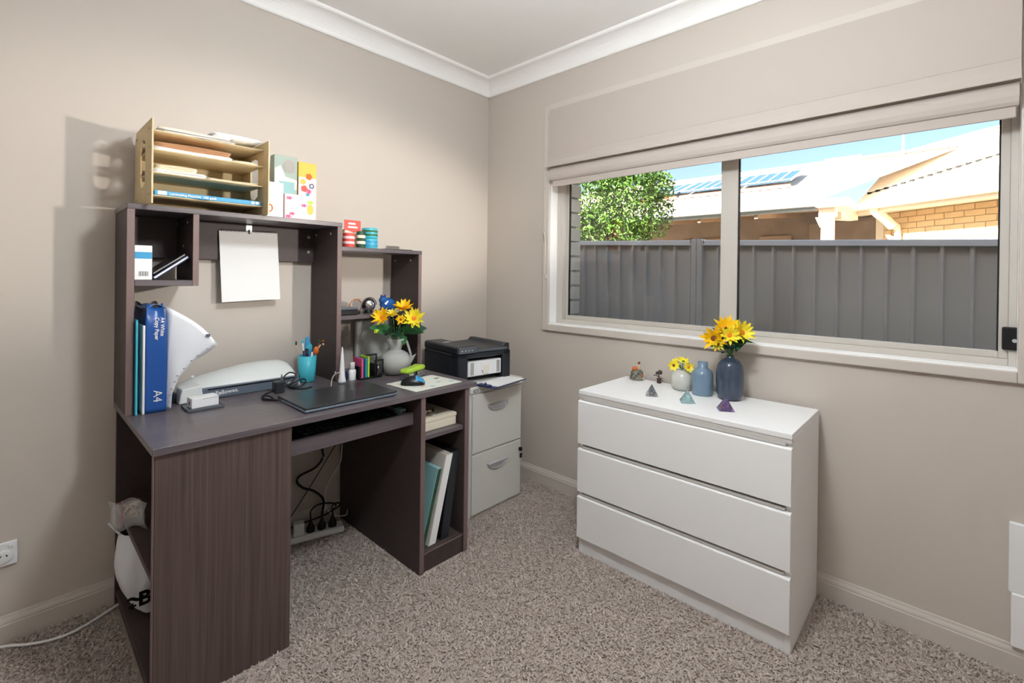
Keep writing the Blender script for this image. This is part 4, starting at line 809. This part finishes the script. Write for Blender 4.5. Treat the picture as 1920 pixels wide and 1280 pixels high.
# ================================================================== things on the chest
T = .7053
def pyramid(label, x, y, s, h, rz, m, inner):
    t = thing('crystal_pyramid', label, 'pyramid', (x, y, T), rz, 'pyramids on the white chest', world=False)
    mk('pyramid_shell', [(-s, -s, .0004), (s, -s, .0004), (s, s, .0004), (-s, s, .0004), (0, 0, h)], [(3, 2, 1, 0), (0, 1, 4), (1, 2, 4), (2, 3, 4), (3, 0, 4)], m, t, bevel=.0008)
    for k in range(14):
        a, r = random.uniform(0, 6.28), random.uniform(.2, .62)*s; blob('chip', (r*math.cos(a), r*math.sin(a), .005+random.uniform(0, .008)), (.004, .004, .0035), inner[k % len(inner)], t, 1)
    blob('bead', (0, 0, h*.36), (.0085, .0085, .0085), inner[0], t, 2)
pyramid('clear crystal pyramid with blue and gold chips', -.273, -1.281, .025, .047, .5, 'pyr_clear', ['navy', 'gold', 'rose_dark'])
pyramid('pale aqua crystal pyramid on the chest', -.27, -1.43, .027, .05, .55, 'pyr_aqua', ['paper', 'teal_card'])
pyramid('purple crystal pyramid at the right of the chest', -.277, -1.577, .027, .05, .55, 'purple', ['purple', 'gold', 'amber'])
def vase(name, label, x, y, prof, m, sx=1, sy=1, rz=0):
    t = thing(name, label, 'vase', (x, y, T)); lathe('vase_body', [(r, T+z) for r, z in prof], m, t, c=(x, y), segs=40, sx=sx, sy=sy); return t
vase('round_vase', 'small round pale grey glazed vase with yellow flowers', -.085, -1.328, [(.022, .0005), (.034, .003), (.044, .018), (.0485, .042), (.046, .064), (.036, .08), (.02, .087), (.013, .088), (.011, .084), (.001, .08)], 'glaze_grey')
vase('bottle_vase', 'empty blue grey bottle vase with short neck', -.105, -1.424, [(.038, .0005), (.0415, .005), (.0425, .05), (.042, .085), (.038, .1), (.024, .11), (.0195, .115), (.0205, .136), (.017, .136), (.016, .115), (.001, .11)], 'glaze_blue')
vase('dark_vase', 'tall dark navy glazed vase holding yellow flowers', -.1, -1.532, [(.034, .0005), (.044, .006), (.051, .03), (.0525, .075), (.052, .11), (.046, .14), (.033, .158), (.018, .166), (.0135, .17), (.0145, .176), (.011, .176), (.01, .168), (.001, .16)], 'glaze_navy')
G = 'flowers in the small round vase'; top = (-.085, -1.328, T+.086)
flower('yellow bloom at the left of the small round vase', top, (-.105, -1.298, T+.104), (-.8, -.5, .25), .026, 7, 'petal_b', 'disc', G, 0, 1, 'small_flower', seed=11)
flower('upper lime yellow bloom in the small round vase', top, (-.08, -1.33, T+.123), (-.4, -.3, .85), .026, 7, 'petal_b', 'leaf', G, 1, 1, 'small_flower', seed=12)
flower('yellow bloom at the right of the small round vase', top, (-.1, -1.362, T+.104), (-.7, -.7, .2), .024, 7, 'petal_b', 'disc_o', G, 1, 1, 'small_flower', seed=13)
flower('pale back bloom in the small round vase', top, (-.075, -1.295, T+.118), (-.5, .2, .6), .02, 7, 'petal_b', 'leaf', G, 1, 1, 'small_flower', seed=14)
G = 'flowers in the dark vase'; top = (-.1, -1.532, T+.172)
flower('orange tinged flower drooping left from the dark vase', top, (-.15, -1.485, T+.245), (-.9, -.1, .1), .056, 14, 'petal', 'disc', G, 1, lm='leaf_d', seed=21)
flower('tallest yellow flower in the dark vase', top, (-.12, -1.52, T+.287), (-.6, -.4, .6), .056, 20, 'petal', 'disc_o', G, 1, seed=22)
flower('yellow flower facing right in the dark vase', top, (-.1, -1.575, T+.272), (-.45, -.8, .4), .056, 20, 'petal_b', 'disc_o', G, 1, seed=23)
flower('yellow flower at the back of the dark vase', top, (-.07, -1.53, T+.28), (-.3, .1, 1), .05, 18, 'petal_b', 'disc_o', G, 1, seed=24)
flower('yellow flower between the others in the dark vase', top, (-.15, -1.545, T+.262), (-.8, -.5, .4), .045, 18, 'petal_b', 'disc_o', G, 1, seed=26)
flower('low yellow flower at the front of the dark vase', top, (-.16, -1.505, T+.225), (-.9, -.2, -.2), .03, 10, 'petal_b', 'disc', G, 1, lm='leaf_d', seed=25)
t = thing('leaf_spray', 'green leaves below the flowers of the dark vase', 'leaves', top, 0)
for k in range(18):
    an = k*2.4; p = bpy.data.objects.new('leaf', LM['leaf_d' if k % 3 else 'leaf']); C.objects.link(p); p.parent = t; r_ = .006+.02*(k % 4)/3
    p.matrix_local = Matrix.Translation((r_*math.cos(an), r_*math.sin(an), .018+.055*(k/17))) @ Matrix.Rotation(an, 4, 'Z') @ Matrix.Rotation(-.1-.4*(k % 3), 4, 'Y') @ Matrix.Rotation(.5*(k % 3-1), 4, 'X') @ Matrix.Diagonal((.074, .075, .06, 1))
for k in range(5): tube('stem', [(top[0], top[1], top[2]-.02), (top[0]+.012*math.cos(k*1.3), top[1]+.012*math.sin(k*1.3), top[2]+.03)], .002, 'stem', t, n=2, segs=6)
# little stone filled bottle with a figure, and a dark metal rose
t = thing('stone_jar', 'small glass jar of stones topped by an orange figure', 'ornament', (-.045, -1.09, T))
lathe('jar', [(.026, T+.0005), (.03, T+.004), (.0325, T+.02), (.03, T+.036), (.022, T+.044), (.02, T+.046), (.001, T+.046)], 'green_fig', t, c=(-.045, -1.09))
for k in range(22):
    a = k*2.39; blob('pebble', (-.045+.0305*math.cos(a), -1.09+.0305*math.sin(a), T+.008+.028*(k/22)), (.0055, .0055, .005), ('rose_dark', 'leaf_d', 'paper_cream', 'amber')[k % 4], t, 1)
blob('orange_figure', (-.055, -1.083, T+.053), (.016, .012, .0115), 'amber', t); blob('figure_body', (-.045, -1.102, T+.06), (.008, .008, .016), 'sand', t, 1); blob('figure_head', (-.045, -1.1, T+.08), (.007, .007, .008), 'wood_brown', t, 1)
t = thing('metal_rose', 'tiny dark metal rose in a pot by the wall', 'ornament', (-.04, -1.2, T))
lathe('pot', [(.009, T+.0005), (.011, T+.004), (.0085, T+.012), (.012, T+.02), (.006, T+.024)], 'rose_dark', t, c=(-.04, -1.2), segs=14)
for k in range(9): a = k*2.39; blob('rose_petal', (-.04+.0105*math.cos(a)*(k/8), -1.2+.0135*math.sin(a)*(k/8), T+.046+.003*(k % 3)), (.007, .008, .0085), 'rose_dark', t, 1)
tube('rose_stem', [(-.04, -1.2, T+.022), (-.042, -1.198, T+.04)], .0025, 'rose_dark', t, n=0); tube('rose_leaf', [(-.04, -1.2, T+.028), (-.045, -1.185, T+.036), (-.045, -1.176, T+.033)], .0022, 'rose_dark', t)

# ================================================================== outdoors
struct(box('ground', -40, 60, -50, 50, -.45, -.4, 'ground', bevel=0))
# our own house: brick skin around the window and the roof over the room
ext = thing('wall_exterior', None, None, (.19, 0, -.4)); ext['kind'] = 'structure'
boxes('brick_skin', [(.145, .25, -7, 7, -.4, .88), (.145, .25, -7, 7, 2.13, 2.6), (.145, .25, -.36, 7, .88, 2.13), (.145, .25, -7, -2.36, .88, 2.13)], 'skin_dark', ext, bevel=0)
bm_ = None
for k in range(15):
    z = .885+k*.086
    if bm_ is None: b = box('brick', .15, .255, -.545, -.3605, z, z+.076, 'brick_own', ext, bevel=.003); bm_ = b.data; z00 = z
    else: b = bpy.data.objects.new('brick', bm_); C.objects.link(b); b.parent = ext; b.location = (0, 0, z-z00)
box('brick_sill', .145, .27, -2.4, -.36, .84, .875, 'brick_own', ext, bevel=.004)
struct(prism('roof', [(.72, 2.55), (.72, 2.68), (-4.2, 4.45), (-9.2, 2.68), (-9.2, 2.55), (-4.2, 4.25)], 1, -8, 8, 'roof_own'))
struct(box('soffit', .145, .72, -8, 8, 2.56, 2.58, 'skin_dark', bevel=0))
# corrugated steel boundary fence; ground falls a little to the right
def ftop(y): return 1.551+.037*y
fe = thing('boundary_fence', 'grey corrugated steel boundary fence outside the window', 'fence', (2.2, -.5, -.4))
FX = 2.2; pitch = .1465
def sheet(name, ya, n):
    V, F = [], []; prof = []
    for i in range(n):
        y = ya-i*pitch; prof += [(y, 0), (y-.112, 0.004), (y-.122, -.028), (y-.1365, -.028)]
    prof.append((ya-n*pitch, 0))
    for y, dx_ in prof: V += [(FX+dx_, y, -.4), (FX+dx_, y, ftop(y)-.02)]
    F = [(2*i, 2*i+2, 2*i+3, 2*i+1) for i in range(len(prof)-1)]
    return mk(name, V, F, 'fence', fe)
for k in range(4): sheet('fence_sheet', -.52+.03+(k+1)*5*pitch if 0 else -.43+(k+1)*5*pitch, 5)
for k in range(5): sheet('fence_sheet', -.53-k*5*pitch, 5)
for ya, yb, dz in ((2.5, -.44, .0), (-.52, -4.2, .0)):
    V = [(FX+dx_, y, ftop(y)+z) for y in (ya, yb) for dx_, z in ((-.045, -.045), (-.045, -.005), (-.03, .0), (.03, .0), (.035, -.045))]
    mk('top_rail', V, [(0, 1, 6, 5), (1, 2, 7, 6), (2, 3, 8, 7), (3, 4, 9, 8), (4, 0, 5, 9), (0, 4, 3, 2, 1), (5, 6, 7, 8, 9)], 'fence_rail_lit', fe)
for y in (-.44, -.49): box('fence_post', FX-.05, FX+.03, y-.042, y+.006, -.4, ftop(y)+.012, 'fence', fe, bevel=.004)
for y in (-.425, -.545): tube('wire_tie', [(FX-.05, y, ftop(y)-.03), (FX-.052, y-.005, ftop(y)+.01), (FX-.03, y-.012, ftop(y)+.02)], .0025, 'black_rubber', fe, segs=5)

# leafy tree beyond the fence
tr = thing('leafy_tree', 'dense green leafy tree rising above the fence', 'tree', (3.9, 1.35, -.4))
tube('trunk', [(3.9, 1.35, -.4), (3.92, 1.32, .6), (3.88, 1.38, 1.5), (3.9, 1.35, 2.2)], .07, 'bark', tr)
NL = 15000
cl_ = np.array([[3.75, 1.75, 2.35, .62], [3.9, 1.2, 2.25, .6], [3.85, 1.45, 1.75, .55], [3.75, 1.0, 2.55, .38], [4.0, .95, 2.05, .35], [3.9, 1.5, 2.8, .5], [3.7, 2.1, 1.9, .55], [3.85, .72, 2.42, .22]])
idx = rng.choice(len(cl_), NL, p=cl_[:, 3]**2/np.sum(cl_[:, 3]**2)); dv = rng.normal(size=(NL, 3)); dv /= np.linalg.norm(dv, axis=1)[:, None]
ctr = cl_[idx, :3]+dv*(cl_[idx, 3]*rng.uniform(.55, 1.05, NL))[:, None]
d1 = rng.normal(size=(NL, 3)); d1[:, 2] -= .5; d1 /= np.linalg.norm(d1, axis=1)[:, None]; d2 = np.cross(d1, rng.normal(size=(NL, 3))); d2 /= np.linalg.norm(d2, axis=1)[:, None]
ln = rng.uniform(.026, .046, NL)[:, None]; wl = ln*.34
Vl = np.stack([ctr-d1*ln, ctr+d2*wl-d1*ln*.1, ctr+d1*ln, ctr-d2*wl-d1*ln*.1], 1).reshape(-1, 3)-np.array([3.9, 1.35, -.4])
i4 = np.arange(NL)*4; me = bpy.data.meshes.new('foliage'); me.from_pydata(Vl.tolist(), [], np.stack([i4, i4+1, i4+2, i4+3], 1).tolist()); me.materials.append(MATS['tree_leaf'])
fo = bpy.data.objects.new('foliage', me); C.objects.link(fo); fo.parent = tr; fo['kind'] = 'stuff'

# ------------------------------------------------------------------ neighbour's house
nh = thing('neighbour_house', 'cream brick house with pale corrugated roof beyond the fence', 'house', (8, -1, -.4))
A0 = Vector((6.902, -1.049, 2.35)); sv = Vector((-.5525, -.8335, 0)); mv = Vector((.8335, -.5525, 0)); K1 = .45
def hp1(s, t, z=None, dz=0): q = A0+sv*s+mv*t; q.z = (2.35+K1*t if z is None else z)+dz; return q
# near roof: corrugated sheet cut along its hip and valley
V, F = [], []; ss = np.arange(-1.8, 3.6, .038)
for i, s in enumerate(ss):
    tmax = 3.495 if s > -.7 else 3.495-(-.7-s)*.228; tmin = -.04 if s > 0 else min(-s*1.75, tmax-.02); dz = .018*(i % 2)
    V += [hp1(s, tmin, dz=dz), hp1(s, tmax, dz=dz)]
F = [(2*i, 2*i+2, 2*i+3, 2*i+1) for i in range(len(ss)-1)]
mk('roof_sheet', V, F, 'roof_cream', nh)
# long roof behind the patio
V = []; ys = np.arange(5.5, -.75, -.076)
def r2(y, x): return (x, y, 2.35+.36*(x-5.93))
V, n_ = [], 0
for i, y in enumerate(ys): V += [Vector(r2(y, 5.93))+Vector((0, 0, .02*(i % 2))), Vector(r2(y, 9.22))+Vector((0, 0, .02*(i % 2)))]
V += [Vector(r2(-.74, 5.93)), Vector(r2(-2.25, 9.22))]
mk('roof_sheet', V, [(2*i, 2*i+2, 2*i+3, 2*i+1) for i in range(len(V)//2-1)], 'roof_cream', nh)
def cap(name, P, Q, wdt, hgt, m):
    P, Q = Vector(P), Vector(Q); d = (Q-P).normalized(); sd = d.cross(Vector((0, 0, 1))).normalized()*wdt; u_ = Vector((0, 0, hgt))
    return mk(name, [p+o for p in (P, Q) for o in (-sd, sd, sd+u_*.4, u_, -sd+u_*.4)], [(0, 1, 6, 5), (1, 2, 7, 6), (2, 3, 8, 7), (3, 4, 9, 8), (4, 0, 5, 9), (4, 3, 2, 1, 0), (5, 6, 7, 8, 9)], m, nh)
cap('ridge_cap', hp1(-.75, 3.5), hp1(3.6, 3.5), .1, .06, 'roof_cream'); cap('ridge_cap', hp1(-1.85, 3.23), hp1(-.7, 3.5), .1, .06, 'roof_cream'); cap('ridge_cap', r2(5.5, 9.22), r2(-2.2, 9.22), .1, .06, 'roof_cream')
P, Q = hp1(-.23, .54, dz=.02), hp1(1.9, 2.23, dz=.02); cap('flashing', P, Q, .05, .03, 'roof_cream')
nd = 26
for i in range(nd):
    p = P.lerp(Q, (i+.5)/nd)-Vector((0, 0, .0)); q = p-mv*.1; q.z = 2.35+K1*((q-A0).dot(mv))+.02
    mk('notch_shadow', [q+sv*a+Vector((0, 0, b)) for a in (-.028, .028) for b in (0, .03)]+[q+sv*a+Vector((0, 0, b))+mv*.03 for a in (-.028, .028) for b in (0, .03)], [(0, 1, 3, 2), (4, 6, 7, 5), (0, 4, 5, 1), (2, 3, 7, 6), (0, 2, 6, 4), (1, 5, 7, 3)], 'gasket', nh)  # black blocks standing in for the shadows under the flashing
def obl(name, s0, s1, t0, t1, z0, z1, m, par=None, bevel=0):
    return mk(name, [hp1(s, t, z) for s in (s0, s1) for t in (t0, t1) for z in (z0, z1)], BF, m, par or nh, bevel=bevel)
obl('gutter', -.2, 3.6, -.12, 0, 2.255, 2.345, 'fascia'); obl('fascia_board', -.2, 3.6, 0, .02, 2.2, 2.35, 'fascia'); obl('eave_soffit', -.3, 3.6, .02, .45, 2.235, 2.25, 'fascia')
# wall with single bricks
wl_ = obl('brick_wall', .085, 3.6, .462, .6, -.4, 2.24, 'mortar'); 
bmesh_ = {}
for r in range(13):
    z = 1.2+r*.086; offb = .0 if r % 2 else -.12
    for k in range(8):
        s0 = .085+offb+k*.24; s1 = s0+.23
        if s1 < .1 or s0 > 1.75: continue
        c0 = max(s0, .085); key = round(s1-c0, 3)
        if key not in bmesh_: b = obl('brick', c0, s1, .448, .47, z, z+.076, 'brick_cream', wl_, bevel=.004); bmesh_[key] = (b.data, c0, z)
        else:
            dme, c00, z00 = bmesh_[key]; b = bpy.data.objects.new('brick', dme); C.objects.link(b); b.parent = wl_; d_ = sv*(c0-c00); b.location = (d_.x, d_.y, z-z00)
obl('rear_wall', -1.6, .085, .75, .85, -.4, 2.24, 'patio_wall'); obl('window_frame', -.25, -.12, .7, .76, .9, 2.2, 'fascia'); obl('window_glass', -.75, -.25, .735, .75, .9, 2.2, 'patio_wall')
# rainhead and downpipe
dp = thing('downpipe', 'cream downpipe with rounded head under the house gutter', 'pipe', tuple(hp1(.33, .38, -.4)))
o0 = hp1(.3, .0, 0); tube('pipe', [hp1(.35, .3, 2.0), hp1(.35, .38, 1.8), hp1(.35, .39, -.35)], .04, 'fascia', dp); tube('pipe_head', [hp1(.3, -.05, 2.3), hp1(.3, .05, 2.2), hp1(.31, .2, 2.1), hp1(.34, .3, 2.0)], .07, 'fascia', dp)
# patio roof: gutter, underside, post and back wall
pt = thing('patio_cover', 'shaded patio cover with grey gutter and white post', 'patio', (7, 1, -.4))
box('patio_gutter', 5.84, 5.95, -.7, 5.2, 2.25, 2.345, 'gutter_grey', pt, bevel=.01); box('patio_fascia', 5.95, 5.97, -.7, 5.2, 2.2, 2.3, 'gutter_grey', pt)
mk('patio_lining', [(5.97, -.7, 2.22), (5.97, 5.2, 2.22), (9.0, 5.2, 2.55), (9.0, -1.1, 2.55), (5.97, -.7, 2.26), (5.97, 5.2, 2.26), (9.0, 5.2, 2.6), (9.0, -1.1, 2.6)], [(0, 1, 2, 3), (7, 6, 5, 4), (0, 4, 5, 1), (1, 5, 6, 2), (2, 6, 7, 3), (3, 7, 4, 0)], 'soffit', pt)
for y in (.1, 1.0, 1.9, 2.8, 3.7): mk('patio_rafter', [(x, y+d_, z) for x, z in ((5.99, 2.14), (5.99, 2.22), (8.95, 2.46), (8.95, 2.54)) for d_ in (0, .05)], [(0, 1, 3, 2), (4, 6, 7, 5), (0, 4, 5, 1), (2, 3, 7, 6), (0, 2, 6, 4), (1, 5, 7, 3)], 'soffit', pt)
box('patio_wall', 9.0, 9.1, -1.2, 5.5, -.4, 2.6, 'patio_wall', pt, bevel=0); 
for y0, y1 in ((.3, .9), (1.6, 2.6)): box('patio_window', 8.97, 9.0, y0, y1, .6, 2.1, 'soffit', pt)
box('patio_post', 6.0, 6.13, -.9, -.75, -.4, 2.2, 'fascia', pt, bevel=.004); box('post_bracket', 5.98, 6.15, -.93, -.72, 2.1, 2.28, 'fascia', pt, bevel=.01)
mk('post_brace', [(5.99, -.74+d_, z) for d_, z in ((0, 1.95), (0, 2.1), (.06, 2.1))]+[(6.08, -.74+d_, z) for d_, z in ((0, 1.95), (0, 2.1), (.06, 2.1))], [(0, 1, 2), (3, 5, 4), (0, 3, 4, 1), (1, 4, 5, 2), (2, 5, 3, 0)], 'fascia', pt)
box('corner_gutter', 5.85, 6.6, -1.1, -.7, 2.23, 2.345, 'fascia', pt, bevel=.01)
mk('valley_spout', [hp1(s, t, z) for s in (-.12, .02) for t in (-.3, .02) for z in (2.12, 2.26)], BF, 'fascia', pt)
# solar panels on the long roof
def solar(label, y0, y1):
    t = thing('solar_panel', label, 'solar panel', (7.5, (y0+y1)/2, 2.95), 0, 'solar panels on the long roof')
    def q(x, y, h): return (x, y, 2.35+.36*(x-5.93)+.12+h)
    def slab_(nm, x0, x1, ya, yb, h0, h1, m): return mk(nm, [q(x, y, h) for x in (x0, x1) for y in (ya, yb) for h in (h0, h1)], BF, m, t)
    slab_('panel_glass', 7.05, 7.98, y0, y1, 0, .03, 'solar')
    for f in np.linspace(y0, y1, 6): slab_('cell_line', 7.05, 7.98, f-.012, f+.012, .03, .034, 'cell_line')
    for f in (7.05, 7.98): slab_('frame_edge', f-.02, f+.02, y0, y1, .03, .036, 'cell_line')
    slab_('mount_rail', 6.98, 7.02, y0, y1, -.09, -.04, 'orange_rail')
solar('solar panel at the right end of the roof row', -.12, .82); solar('middle solar panel of the roof row', .88, 1.82); solar('solar panel half hidden behind the tree', 1.88, 2.82)
an_ = thing('roof_antenna', 'thin roof antenna mast on the neighbouring roof', 'antenna', (9.2, -1.5, 3.3))
tube('mast', [(9.1, -1.46, 3.35), (9.1, -1.46, 4.35)], .02, 'grey_plastic', an_, n=0); tube('bracket', [(9.1, -1.46, 3.5), (9.06, -1.55, 3.42), (9.02, -1.62, 3.36)], .012, 'grey_plastic', an_); tube('bracket', [(9.1, -1.46, 3.4), (9.0, -1.3, 3.36)], .012, 'grey_plastic', an_)
